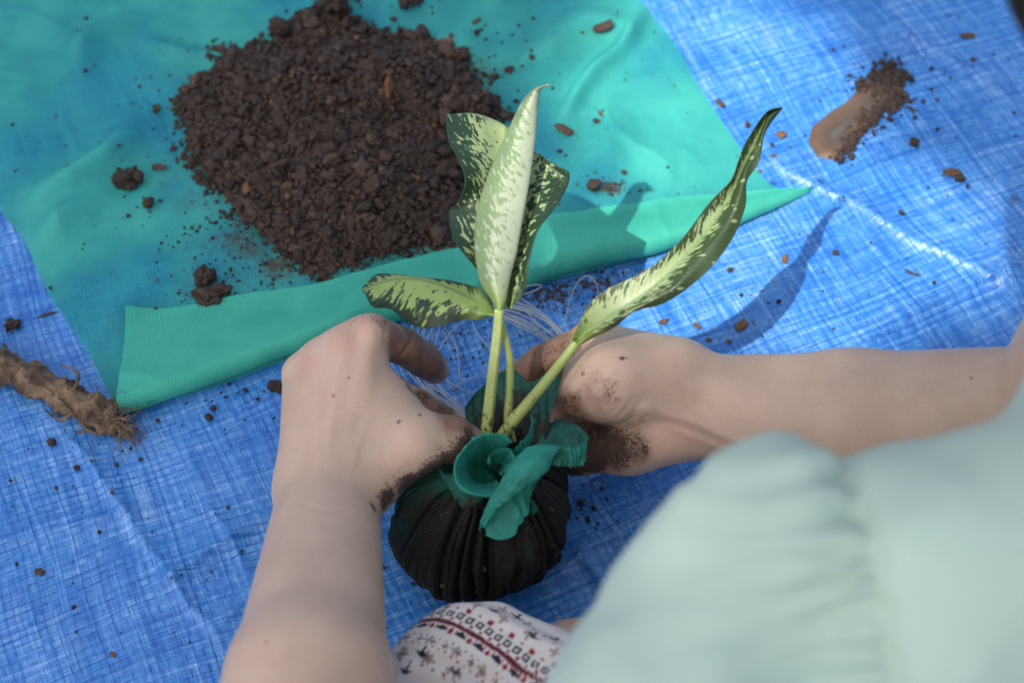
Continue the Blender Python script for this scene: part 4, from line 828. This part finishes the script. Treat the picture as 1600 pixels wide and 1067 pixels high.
# ================================================================== PERSON
pe = thing('person', 'person in mint blouse and patterned cloth kneeling with muddy hands round the plant', 'person', (.30, -.45, .006))
mk = M('skin', Roughness=.45); x_ = mk.gpos(); st, sl = mk.attr('stain'), mk.attr('soil')
n1 = mk.noise(x_, 38, 5, .65); n2 = mk.noise(x_, 900, 4, .6); n3 = mk.noise(x_, 260, 6, .75); n4 = mk.noise(x_, 110, 5, .65)
sk = mk.mix(mk.step(n1, .3, .7), (.585, .432, .328), (.525, .375, .282)); sk = mk.mix(mk.math('MULTIPLY', mk.attr('red'), .4), sk, (.52, .23, .18)); sk = mk.mix(mk.step(n2, .45, .8, 0, .34), sk, (.38, .24, .18)); sk = mk.mix(mk.step(n4, .55, .8, 0, .30), sk, (.50, .29, .23))
mole = mk.n('TexVoronoi', {'Vector': x_, 'Scale': 62.0}); mo = mk.math('MULTIPLY', mk.step(mole.outputs['Distance'], .085, .05), mk.step(mk.n('SeparateColor', {0: mole.outputs['Color']}).outputs[0], .86, .9)); sk = mk.mix(mk.math('MULTIPLY', mo, .6), sk, (.20, .10, .06))
fs = mk.step(mk.math('ADD', mk.math('MULTIPLY', st, .9), mk.math('MULTIPLY', mk.math('SUBTRACT', n4, .5), .8)), .12, .80); sk = mk.mix(mk.math('MULTIPLY', fs, .86), sk, mk.mix(n3, (.115, .050, .030), (.24, .125, .085)))
fd = mk.step(mk.math('ADD', mk.math('MULTIPLY', sl, .85), mk.math('ADD', mk.math('MULTIPLY', mk.math('SUBTRACT', n3, .5), .9), mk.math('ADD', mk.math('MULTIPLY', mk.math('SUBTRACT', n2, .5), 1.0), mk.math('MULTIPLY', mk.math('SUBTRACT', n4, .5), .6)))), .38, .66); sk = mk.mix(mk.math('MULTIPLY', fd, .90), sk, mk.mix(n3, (.016, .010, .007), (.050, .030, .020)))
fine_ = mk.n('TexVoronoi', {'Vector': x_, 'Scale': 700.0}, feature='DISTANCE_TO_EDGE').outputs[0]
mk.set(Base_Color=sk, Roughness=mk.math('ADD', mk.math('MULTIPLY', mk.math('MAXIMUM', fd, mk.math('MULTIPLY', fs, .4)), .35), .44), Normal=mk.bump(mk.math('ADD', mk.math('MULTIPLY', mk.step(fine_, 0, .12), .22), mk.math('ADD', mk.math('MULTIPLY', n2, .55), mk.math('ADD', mk.math('MULTIPLY', fd, 1.5), mk.math('MULTIPLY', n4, .25)))), .28, .0012))
mk.b.inputs['Subsurface Weight'].default_value = .22; mk.b.inputs['Subsurface Scale'].default_value = .0035; mk.b.inputs['Subsurface Radius'].default_value = (1.0, .35, .2)
def seg(Fd, pts, rad, k=.003, **kw):
    for (a, b, ra, rb) in zip(pts[:-1], pts[1:], rad[:-1], rad[1:]): Fd.cone(a, b, ra, rb, k, **kw)
H = .00125
# -------- left arm and hand
ELB = dep(440, 1430, .745); WL = at(514, 772, .088)
lo, hi = np.array([-.17, -.42, .0]), np.array([.01, .02, .24])
P_ = Field(lo, hi, H)
vw = CAM - WL; vw /= np.linalg.norm(vw)
mid = dep(482, 1066, .815)
P_.cone(WL, mid, .0275, .0385, .01, vw, 1.22); P_.cone(mid, ELB, .0385, .044, .012, vw, 1.1)
MC = {'i': at(580, 524, .120), 'm': at(540, 540, .117), 'r': at(503, 560, .108), 'p': at(472, 585, .096)}
CA = {'i': at(545, 745, .094), 'm': at(522, 750, .096), 'r': at(500, 755, .092), 'p': at(482, 762, .086)}
for q, r0, r1 in (('i', .0155, .0112), ('m', .0165, .0110), ('r', .016, .0108), ('p', .015, .0112)): P_.cone(CA[q], MC[q], r0, r1, .016, vw, 1.12)
P_.cone(at(515, 650, .092), at(585, 640, .092), .016, .016, .014)
for q in 'imrp': P_.cone(MC[q] + vw * .0040, MC[q] + vw * .0041, .0092, .0092, .0025)
# thumb with its web
TH_ = [at(580, 738, .092), at(652, 692, .104), at(706, 686, .100), at(726, 694, .091), at(734, 704, .083)]
P_.cone(TH_[0], TH_[1], .020, .0148, .012); P_.cone(at(600, 690, .092), at(610, 640, .096), .017, .014, .016); P_.cone(at(584, 592, .104), at(654, 672, .102), .0080, .0100, .008); P_.cone(at(552, 612, .106), at(640, 690, .100), .012, .013, .012)
T_ = Field(lo, hi, H); seg(T_, TH_[1:], [.0148, .0125, .0108, .0085], .004); P_.merge(T_, .007)
def finger(base, pts, rad, k=.006, kk=.0025):
    f = Field(lo, hi, H); seg(f, [base] + pts, rad, kk); P_.merge(f, k)
finger(MC['i'], [at(630, 541, .098), at(662, 562, .078), at(679, 577, .062)], [.0116, .0108, .0104, .0090], .004, .0014)
finger(MC['m'], [at(598, 606, .086), at(654, 636, .077), at(714, 671, .069)], [.0110, .0104, .0098, .0090], .002)
finger(MC['r'], [at(505, 590, .060), at(540, 640, .046), at(580, 680, .040)], [.0108, .0098, .0088, .0078], .003)
finger(MC['p'], [at(480, 606, .058), at(510, 650, .042), at(540, 680, .036)], [.0108, .009, .008, .007], .003)
# creases: index joint, knuckle skin, wrist
ic = at(634, 546, .0955)
P_.cone(ic + [-.004, -.012, .004], ic + [.006, -.001, -.010], .0011, .0011, .0016, sub=True)
for q in ('i', 'm', 'r'):
    v_ = (CA[q] - MC[q]); P_.cone(MC[q] + vw * .0102 - v_ * .02, MC[q] + vw * .0112 + v_ * .5, .0012, .0006, .009)
V1, F1 = P_.mesh(); V1 = relax(V1, F1, 3)
def paint(V, L):
    r = np.zeros(len(V))
    for c_, rad, s_ in L: r = np.maximum(r, s_ * np.clip(1.35 - np.linalg.norm(V - c_, axis=1) / rad, 0, 1))
    return np.clip(r, 0, 1)
def hit(V, px, py):                        # the point of a surface seen at this spot of the view
    r = V - CAM; d = r @ CF; u = 800 + FPX * (r @ CR) / d; v = 533.5 - FPX * (r @ CU) / d; m = np.hypot(u - px, v - py); k = m < max(6.0, m.min() + 2); return V[k][d[k].argmin()]
def paints(V, L): return paint(V, [(hit(V, a, b), c * .00036, s_) for a, b, c, s_ in L])
def ridge(V, N, P, h, wd, sgn=1):          # raise (or groove) the skin along a line drawn on its surface
    Q = crom([hit(V, *p) for p in P], 40); d = np.full(len(V), 1.0); tt_ = np.zeros(len(V)); sel = (V > Q.min(0) - .02).all(1) & (V < Q.max(0) + .02).all(1); W = V[sel]
    dm = np.linalg.norm(W[:, None] - Q[None], axis=2); d[sel] = dm.min(1); tt_[sel] = dm.argmin(1) / 39
    return V + N * (sgn * h * np.exp(-(d / wd)**2) * np.sin(math.pi * np.clip(tt_ * .86 + .07, 0, 1))**.6)[:, None]
N1 = vnormals(V1, F1)
for P, h, wd in (([(650, 520), (641, 545), (620, 566)], .0020, .0016), ([(640, 516), (630, 536), (616, 550)], .0005, .0010), ([(668, 545), (662, 562), (648, 580)], .0006, .0011), ([(612, 500), (606, 520), (608, 540)], .0007, .0013), ([(600, 494), (592, 510), (596, 528)], .0004, .0010), ([(700, 668), (706, 684), (700, 700)], .0006, .0011), ([(690, 664), (695, 682), (688, 702)], .0004, .0010), ([(450, 778), (510, 792), (575, 790)], .0005, .0016)): V1 = ridge(V1, N1, P, h, wd, -1)
for P, h, wd in (([(525, 560), (518, 640), (516, 720)], .0006, .0030), ([(490, 590), (494, 660), (500, 730)], .0005, .0030), ([(560, 560), (552, 630), (548, 700)], .0005, .0032), ([(610, 620), (575, 660), (548, 740)], .0005, .0022)): V1 = ridge(V1, N1, P, h, wd)
stn1 = paints(V1, [(650, 550, 60, 1), (680, 575, 60, 1), (625, 530, 40, .9), (608, 508, 30, .55), (648, 606, 14, 1), (668, 618, 26, 1), (694, 636, 30, 1), (720, 652, 40, 1), (738, 690, 34, .8), (690, 732, 30, .6), (655, 752, 34, .6), (610, 782, 26, .4)])
sol1 = paints(V1, [(740, 680, 22, .74), (732, 706, 34, 1), (704, 726, 36, 1), (676, 742, 36, 1), (640, 760, 36, .95), (610, 780, 28, .9), (590, 792, 16, .7), (604, 500, 34, .48), (585, 490, 30, .46), (560, 492, 26, .44), (630, 545, 40, .44), (665, 560, 30, .42), (664, 614, 26, .56), (698, 638, 34, .62), (612, 560, 18, .42), (622, 655, 7, .75), (655, 642, 6, .68), (728, 672, 24, .45), (690, 712, 24, .45), (545, 585, 5, .65), (540, 640, 4, .6)])
red1 = paints(V1, [(534, 527, 28, 1), (475, 566, 26, .9), (560, 505, 30, .8), (520, 600, 60, .2)])
# -------- right arm and hand
WR = at(1085, 634, .080); EL2 = at(1690, 652, .14); md2 = at(1330, 648, .104)
lo2, hi2 = np.array([-.05, -.19, .0]), np.array([.40, .01, .23])
lo, hi = lo2, hi2
P_ = Field(lo2, hi2, H); arm = (md2 - WR); arm /= np.linalg.norm(arm); v2 = CAM - WR; v2 -= arm * v2.dot(arm); v2 /= np.linalg.norm(v2)
P_.cone(WR, md2, .0292, .0345, .01, v2, 1.3); P_.cone(md2, EL2, .0345, .039, .012, v2, 1.15)
IM = at(928, 531, .088)
P_.cone(at(1050, 583, .088), IM, .0185, .0112, .012); P_.cone(at(1050, 600, .082), at(935, 565, .070), .020, .013, .012)
P_.cone(at(1040, 640, .070), at(930, 620, .058), .020, .016, .012)
Tn = Field(lo2, hi2, H)                    # ball of the thumb
Tn.cone(at(1050, 600, .088), at(960, 598, .094), .020, .0225, .012); Tn.cone(at(960, 598, .094), at(900, 608, .091), .0225, .0175, .010); Tn.cone(at(900, 608, .091), at(855, 640, .082), .0155, .0115, .004); Tn.cone(at(855, 640, .082), at(822, 672, .075), .0115, .0085, .003)
Hy = Field(lo2, hi2, H)                    # heel of the palm
Hy.cone(at(1075, 668, .074), at(985, 690, .064), .0190, .0180, .010); Hy.cone(at(985, 690, .064), at(905, 704, .053), .0175, .014, .008); Hy.cone(at(905, 704, .053), at(862, 712, .046), .0135, .010, .005)
P_.merge(Tn, .018); P_.merge(Hy, .0045)
finger(IM, [at(848, 566, .074), at(790, 606, .056), at(750, 640, .042)], [.0112, .0102, .0092, .0078], .006)
finger(at(925, 565, .068), [at(850, 610, .056), at(800, 640, .044), at(765, 660, .034)], [.011, .010, .009, .008], .004)
finger(at(920, 610, .056), [at(860, 640, .046), at(815, 660, .034), at(790, 672, .024)], [.0105, .0095, .0085, .0075], .004)
finger(at(915, 650, .048), [at(875, 672, .036), at(850, 690, .026), at(830, 700, .020)], [.0095, .0085, .0078, .007], .004)
# wrist creases, finger-joint creases and forearm tendons
for a, b, r in (((868, 540, .088), (880, 566, .083), .0008), ((895, 520, .094), (902, 545, .094), .0006), ((842, 556, .080), (852, 578, .077), .0008)):
    P_.cone(at(*a), at(*b), r, r, .0022, sub=True)
V2, F2 = P_.mesh(); V2 = relax(V2, F2, 3); N2 = vnormals(V2, F2)
for P, h, wd in (([(1008, 645), (1060, 655), (1120, 678), (1180, 706)], .0024, .0042), ([(1000, 652), (1012, 640), (1030, 638)], .0016, .0028), ([(1040, 668), (1090, 690), (1150, 715)], .0010, .003)): V2 = ridge(V2, N2, P, h, wd)
for P, h, wd in (([(1016, 640), (1004, 650), (985, 662), (960, 668)], .0014, .0016), ([(1004, 632), (992, 650), (975, 662)], .0006, .0011), ([(990, 628), (976, 648), (958, 660)], .0006, .0011), ([(972, 628), (960, 645), (944, 658)], .0005, .0011), ([(1012, 652), (1004, 668), (1006, 690)], .0007, .0012), ([(900, 500), (893, 525), (897, 545)], .0009, .0012), ([(876, 512), (870, 540), (878, 562)], .0009, .0012), ([(846, 530), (842, 552), (852, 578)], .0011, .0013), ([(888, 506), (882, 530), (886, 552)], .0006, .0010)): V2 = ridge(V2, N2, P, h, wd, -1)
stn2 = paints(V2, [(870, 545, 60, 1), (830, 565, 60, 1), (790, 600, 60, 1), (745, 620, 60, 1), (900, 520, 30, .7), (930, 700, 60, 1), (890, 720, 60, 1), (885, 640, 34, .9), (930, 620, 50, .42), (975, 700, 50, .7), (905, 655, 30, .6)])
sol2 = paints(V2, [(990, 703, 36, .62), (955, 703, 50, .80), (915, 715, 60, .92), (935, 676, 26, .88), (890, 735, 44, .9), (970, 728, 30, .62), (880, 625, 30, .55), (897, 652, 26, .56), (935, 600, 22, .44), (950, 620, 26, .46), (870, 555, 60, .50), (835, 560, 50, .48), (915, 505, 30, .42), (898, 515, 30, .48), (965, 600, 14, .44), (976, 556, 7, .75), (908, 578, 6, .7), (902, 568, 4, .7), (960, 664, 20, .5)])
red2 = paints(V2, [(1060, 690, 50, .6), (1005, 590, 12, .5)])
# -------- the rest of the body, under the clothes
SHL = dep(1250, 1060, .64); SHR = np.array([.335, -.10, .415]); HEAD = dep(1948, -398, .56); EL3 = at(1655, 640, .145)
P3_ = Field([-.18, -.75, .005], [.60, .10, .72], .0045)
B_ = P3_
mids = (SHL + SHR) / 2; nkb = dep(1960, 720, .66); chest = np.array([.30, -.36, .31]); pel = np.array([.38, -.53, .14])
B_.cone(SHL, ELB, .033, .040, .02); B_.cone(SHR, EL3, .044, .038, .02); B_.cone(SHL + [.02, 0, -.02], nkb + [0, -.02, -.05], .036, .040, .03); B_.cone(nkb + [0, -.03, -.08], pel, .085, .10, .05); B_.cone(nkb, HEAD - [0, 0, .06], .042, .040, .02); B_.cone(nkb + [0, 0, -.03], SHR, .04, .04, .03)
B_.cone(HEAD + [-.012, .016, -.045], HEAD + [.01, -.012, .02], .058, .072, .03)
hf = (np.array([-.235, .31, -.15])); hf /= np.linalg.norm(hf); hs = np.cross(hf, [0, 0, 1]); hs /= np.linalg.norm(hs); hu = np.cross(hs, hf)
hc = HEAD + hf * .012 - hu * .02
B_.cone(hc + hf * .072 + hu * .018, hc + hf * .086 - hu * .008, .007, .011, .008)
for s_ in (-1, 1):
    B_.cone(hc + hf * .072 + hs * .030 * s_ + hu * .02, hc + hf * .073 + hs * .030 * s_ + hu * .02, .010, .010, .006, sub=True); B_.cone(hc + hf * .064 + hs * .030 * s_ + hu * .02, hc + hf * .065 + hs * .030 * s_ + hu * .02, .0115, .0115, .002)
    B_.cone(hc + hs * .074 * s_ - hf * .005 + hu * .018, hc + hs * .074 * s_ - hf * .005 - hu * .02, .013, .009, .006)
B_.cone(hc + hf * .076 + hs * .02 - hu * .035, hc + hf * .076 - hs * .02 - hu * .035, .006, .006, .006)
KL = at(745, 1090, .062); KR = at(905, 1068, .034)
B_.cone(KL, pel + [-.08, .02, 0], .042, .07, .02); B_.cone(KL, KL + [.16, -.20, -.02], .04, .03, .02); B_.cone(KR, KR + [.20, -.06, .03], .032, .055, .02); B_.cone(KR + [.2, -.06, .03], pel + [.02, 0, 0], .055, .075, .03); B_.cone(KR, KR + [.13, -.18, -.008], .03, .026, .02)
V3, F3 = B_.mesh(); V3 = relax(V3, F3, 3)
V = np.concatenate([V1, V2, V3]); F = np.concatenate([F1, F2 + len(V1), F3 + len(V1) + len(V2)]); z3 = np.zeros(len(V3))
mesh('body', V, F, mk.m, pe, attrs={'stain': np.r_[stn1, stn2, z3], 'soil': np.r_[sol1, sol2, z3], 'red': np.r_[red1, red2, z3]})
# -------- blouse
msh = M('mint_cotton', Roughness=.8); x_ = msh.gpos(); nw = msh.noise(x_, 16, 4, .5)
wv_ = msh.n('TexWave', {'Vector': x_, 'Scale': 420.0, 'Distortion': 1.0}).outputs[1]
msh.set(Base_Color=msh.mix(nw, (.39, .54, .455), (.44, .60, .505)), Normal=msh.bump(msh.math('ADD', msh.math('MULTIPLY', wv_, .15), msh.noise(x_, 60, 4, .6)), .35, .003)); msh.b.inputs['Sheen Weight'].default_value = .2
def ball(px, py, rpx, d): return dep(px, py, d), rpx * d / FPX
Sf = Field([-.12, -.75, .03], [.62, .02, .56], .003)
sl_ = [ball(1222, 830, 132, .60), ball(1178, 905, 150, .605), ball(1125, 990, 166, .61), ball(1076, 1162, 252, .61), ball(1060, 1290, 270, .62)]
for (a, ra), (b, rb) in zip(sl_[:-1], sl_[1:]): Sf.cone(a, b, ra, rb, .006)
a, ra = ball(1270, 856, 136, .60); Sf.cone(sl_[0][0], a, sl_[0][1], ra, .008); a2, ra2 = ball(1290, 1060, 190, .62); Sf.cone(a, a2, ra, ra2, .012); Sf.cone(sl_[2][0], a2, sl_[2][1], ra2, .012)
Tr = Field([-.12, -.75, .03], [.62, .02, .56], .003)
t0, r0 = ball(1405, 892, 190, .600); t1, r1 = ball(1760, 822, 216, .62); t2, r2 = ball(1420, 1150, 250, .61); t3, r3 = ball(1820, 1120, 320, .66)
Tr.cone(t0, t1, r0, r1, .005); Tr.cone(t0, t2, r0, r2, .008); Tr.cone(t2, t3, r2, r3, .01); Tr.cone(t1, t3, r1, r3, .01); Tr.cone(t1, SHR + [0, -.01, -.01], r1, .058, .01); Tr.cone(t3, pel + [0, 0, .06], r3, .125, .05); Tr.cone(SHR + [-.01, -.03, -.05], pel + [0, 0, .05], .055, .115, .02); Tr.cone(SHR, SHR * .62 + EL3 * .38, .058, .060, .02); Tr.cone(dep(1960, 1000, .70), pel + [0, 0, .05], .10, .125, .04)
Sf.merge(Tr, .0025)
V, F = Sf.mesh(); V = relax(V, F, 4)
# gathers at the armhole seam, and soft folds in the cloth
N_ = vnormals(V, F); se0, se1 = dep(1338, 700, .56), dep(1390, 1070, .56); ax_ = se1 - se0; ax_ /= np.linalg.norm(ax_)
rel = V - se0; tt = rel @ ax_; side = -(rel @ CR - (rel @ ax_) * (ax_ @ CR))
gat = np.sin(tt * 520 + 3 * noise(tt * 60, side * 30, s=4)) * np.exp(-np.clip(side, 0, 1) / .022) * sstep(-.002, .004, side) * np.exp(-1.0 * ((N_ @ CF) > .2))
grv = np.exp(-(side / .0045)**2) * sstep(-.01, .01, tt) * ((N_ @ CF) < .3)
V = V + N_ * (.0042 * gat - .0050 * grv + .0060 * fbm(V[:, 0] * 16, V[:, 1] * 16, V[:, 2] * 16, s=21, o=3) * sstep(-.01, .02, side) + .0022 * fbm(V[:, 0] * 14 + 5, V[:, 1] * 14, V[:, 2] * 14, s=22, o=3))[:, None]
mesh('blouse', V, F, msh.m, pe)
# -------- hair
mh = M('dark_hair', Roughness=.4); x_ = mh.pos(); st_ = mh.noise(mh.n('Mapping', {'Vector': x_, 'Scale': (900, 900, 60)}).outputs[0], 1, 4, .6); mh.set(Base_Color=mh.mix(st_, (.005, .004, .0035), (.020, .014, .010)), Normal=mh.bump(st_, .7, .002))
hs_ = []
for k in range(560):
    a_ = rng.uniform(0, 2 * math.pi); e_ = rng.uniform(.05, 1.35); d0 = hs * math.cos(a_) * math.sin(e_) + (-hf) * math.sin(a_) * math.sin(e_) + hu * math.cos(e_)
    if d0 @ hf > .50: P = [HEAD + hu * .088 + hf * .01, HEAD + d0 * .099 + hu * .03, HEAD + d0 * .106 - hu * .02 + hf * .006, HEAD + d0 * .104 - hu * .095 + hf * .004]
    else: P = [HEAD + hu * .085 - hf * .01, HEAD + d0 * .096 + hu * .02, HEAD + d0 * .103 - hu * .03 - hf * .006, HEAD + d0 * .088 - hu * .11 - hf * .012]
    hs_.append(tube(crom(P, 14), np.array([.002] + [.0042] * 12 + [.0012]), 5))
v, f = ico(4); v = HEAD + hu * .008 - hf * .010 + v * .092; v = v[:]; kf = ((v - HEAD) @ hf)[f].max(1) < .062; hs_.append((v, f[kf]))
V, F = merge(hs_); mesh('hair', V, F, mh.m, pe)
# -------- patterned cloth over the knee
mpn = M('printed_cotton', Roughness=.85); pcn = mpn.n('Attribute', attribute_name='print').outputs['Color']; x_ = mpn.gpos()
mpn.set(Base_Color=pcn, Normal=mpn.bump(mpn.noise(x_, 1300, 3), .25, .0006))
fx = np.r_[np.linspace(-.16, -.082, 50)[:-1], np.arange(-.082, .052, .0005), np.linspace(.052, .42, 260)[1:]]; fy = np.r_[np.linspace(-.62, -.275, 240)[:-1], np.arange(-.275, -.145, .0005)]
KX, KY = np.meshgrid(fx, fy, indexing='ij')
def captop(x, y, a, b, ra, rb):
    e = (b - a)[:2]; t = np.clip(((x - a[0]) * e[0] + (y - a[1]) * e[1]) / e.dot(e), 0, 1); d = np.hypot(x - a[0] - t * e[0], y - a[1] - t * e[1]); r = ra + (rb - ra) * t; cz = a[2] + (b[2] - a[2]) * t
    dc = np.minimum(d, r * .965); return cz + np.sqrt(r * r - dc * dc) - np.clip(d - r * .965, 0, 1) * 5.0
b0 = at(615, 958, .080)[:2]; b1 = at(838, 1078, .105)[:2]; eb = (b1 - b0) / np.linalg.norm(b1 - b0); Ax = ((KX - b0[0]) * eb[0] + (KY - b0[1]) * eb[1]); Bx = (-(KX - b0[0]) * eb[1] + (KY - b0[1]) * eb[0])
Bx = Bx - .004 * np.sin(np.clip(Ax / .085, 0, 1) * math.pi)
Ht = captop(KX, KY, KL, pel + [-.06, .03, 0], .0505, .085) + .0022 * fbm(KX * 35, KY * 35, s=81, o=3) + .0028 * np.exp(-((Bx - .012 - .1 * Ax) / .005)**2) * sstep(.01, .05, Ax) - .003 * np.exp(-((Bx - .020 - .12 * Ax) / .004)**2) * sstep(.01, .05, Ax) + .0016 * np.sin(Bx * 420 + 3 * noise(Ax * 30, Bx * 30, s=2)) * sstep(-.004, -.02, Bx)
Ht = np.maximum(Ht, tarpz(KX, KY) + .0022)
inside = (captop(KX, KY, KL, pel + [-.06, .03, 0], .0505, .085) > .004)
a_, b_ = Ax * 1000, Bx * 1000 + .5 * noise(KX * 250, KY * 250, s=7)
col = np.ones(KX.shape + (3,)) * np.array([.72, .68, .63]); INK, RED, BRN = np.array([.012, .014, .03]), np.array([.28, .010, .025]), np.array([.20, .13, .09])
def put(m, c, al=1.0): col[m] = col[m] * (1 - al) + c * al
def rep(x, p, o=0.0): return (x - o + p / 2) % p - p / 2
put(np.abs(b_) < .75, INK); put(np.abs(b_ + 1.1) < .5, RED); put(np.abs(b_ - 1.15) < .35, RED)
u1 = rep(a_, 6.2); w1 = b_ - 6.2; sq = np.maximum(np.abs(u1), np.abs(w1)); put((sq < 2.1) & (sq > .95), INK); put((np.abs(u1 - .3) < .35) & (np.abs(w1) < .35), INK)
put((np.abs(rep(a_, 6.2, 3.1)) + np.abs(b_ - 2.9) < 1.25), RED); u2 = rep(a_, 12.0, 3.0); put(np.maximum(np.abs(u2), np.abs(b_ + 4.3)) < 1.35, RED); put((np.abs(rep(a_, 3.0)) < .5) & (np.abs(b_ + 2.7) < .5), RED)
u3 = rep(a_, 12.0, 9.0); put((b_ + 4.2 < 2.4 - .62 * np.abs(u3)) & (b_ + 4.2 > -1.3 + .18 * np.abs(u3)) & (np.abs(u3) < 3.8), INK)
def flower(u, v, r): return np.hypot(u, v) < r * (.72 + .34 * np.cos(4 * np.arctan2(v, u)))
put(flower(rep(a_, 8.2, 2.0), b_ + 13.5, 2.3), BRN, .85); put(np.hypot(rep(a_, 8.2, 2.0), b_ + 13.5) < .6, INK, .8); put((np.abs(rep(a_, 4.1)) < .6) & (np.abs(np.abs(b_ + 13.5) - 3.2) < .55), RED)
put(flower(rep(a_, 16.0, 5.0), b_ + 22.5, 3.2), BRN, .8); put(flower(rep(a_, 17.0, 6.0), rep(b_, 40., 17.0), 3.3), BRN, .75); put(flower(rep(a_, 17.0, 15.0), rep(b_, 40., 27.0), 3.0), BRN, .75)
def bird(u, v): w_ = np.abs(u); return (np.abs(v - (.055 * w_ * w_ - 1.0)) < 1.15 * (1 - w_ / 5.2)) & (w_ < 5.0) | ((np.abs(u) < .7) & (v > -1) & (v < 3.2))
put(bird(rep(a_, 22.0, 12.0), b_ + 21.0), INK); put(bird(rep(a_, 26.0, 24.0), rep(b_, 60, 19.0)), INK); put(bird(rep(a_, 26.0, 6.0), rep(b_, 60, 28.0)), INK); put(np.hypot(rep(a_, 7.0, 3.0), rep(b_, 50., 23.0)) < .9, RED); put(np.maximum(np.abs(rep(a_, 14., 11.)), np.abs(b_ - 11.0)) < 1.6, RED); put(np.hypot(rep(a_, 14.0, 4.0), b_ - 11.0) < .8, RED)
col = col * (1 - .06 * (noise(KX * 90, KY * 90, s=3)[..., None] + .5))
FF = gridF(len(fx), len(fy)); kf = inside.ravel()[FF].all(1)
mesh('patterned_trousers', np.stack([KX, KY, Ht], -1).reshape(-1, 3), FF[kf], mpn.m, pe, col=col.reshape(-1, 3))
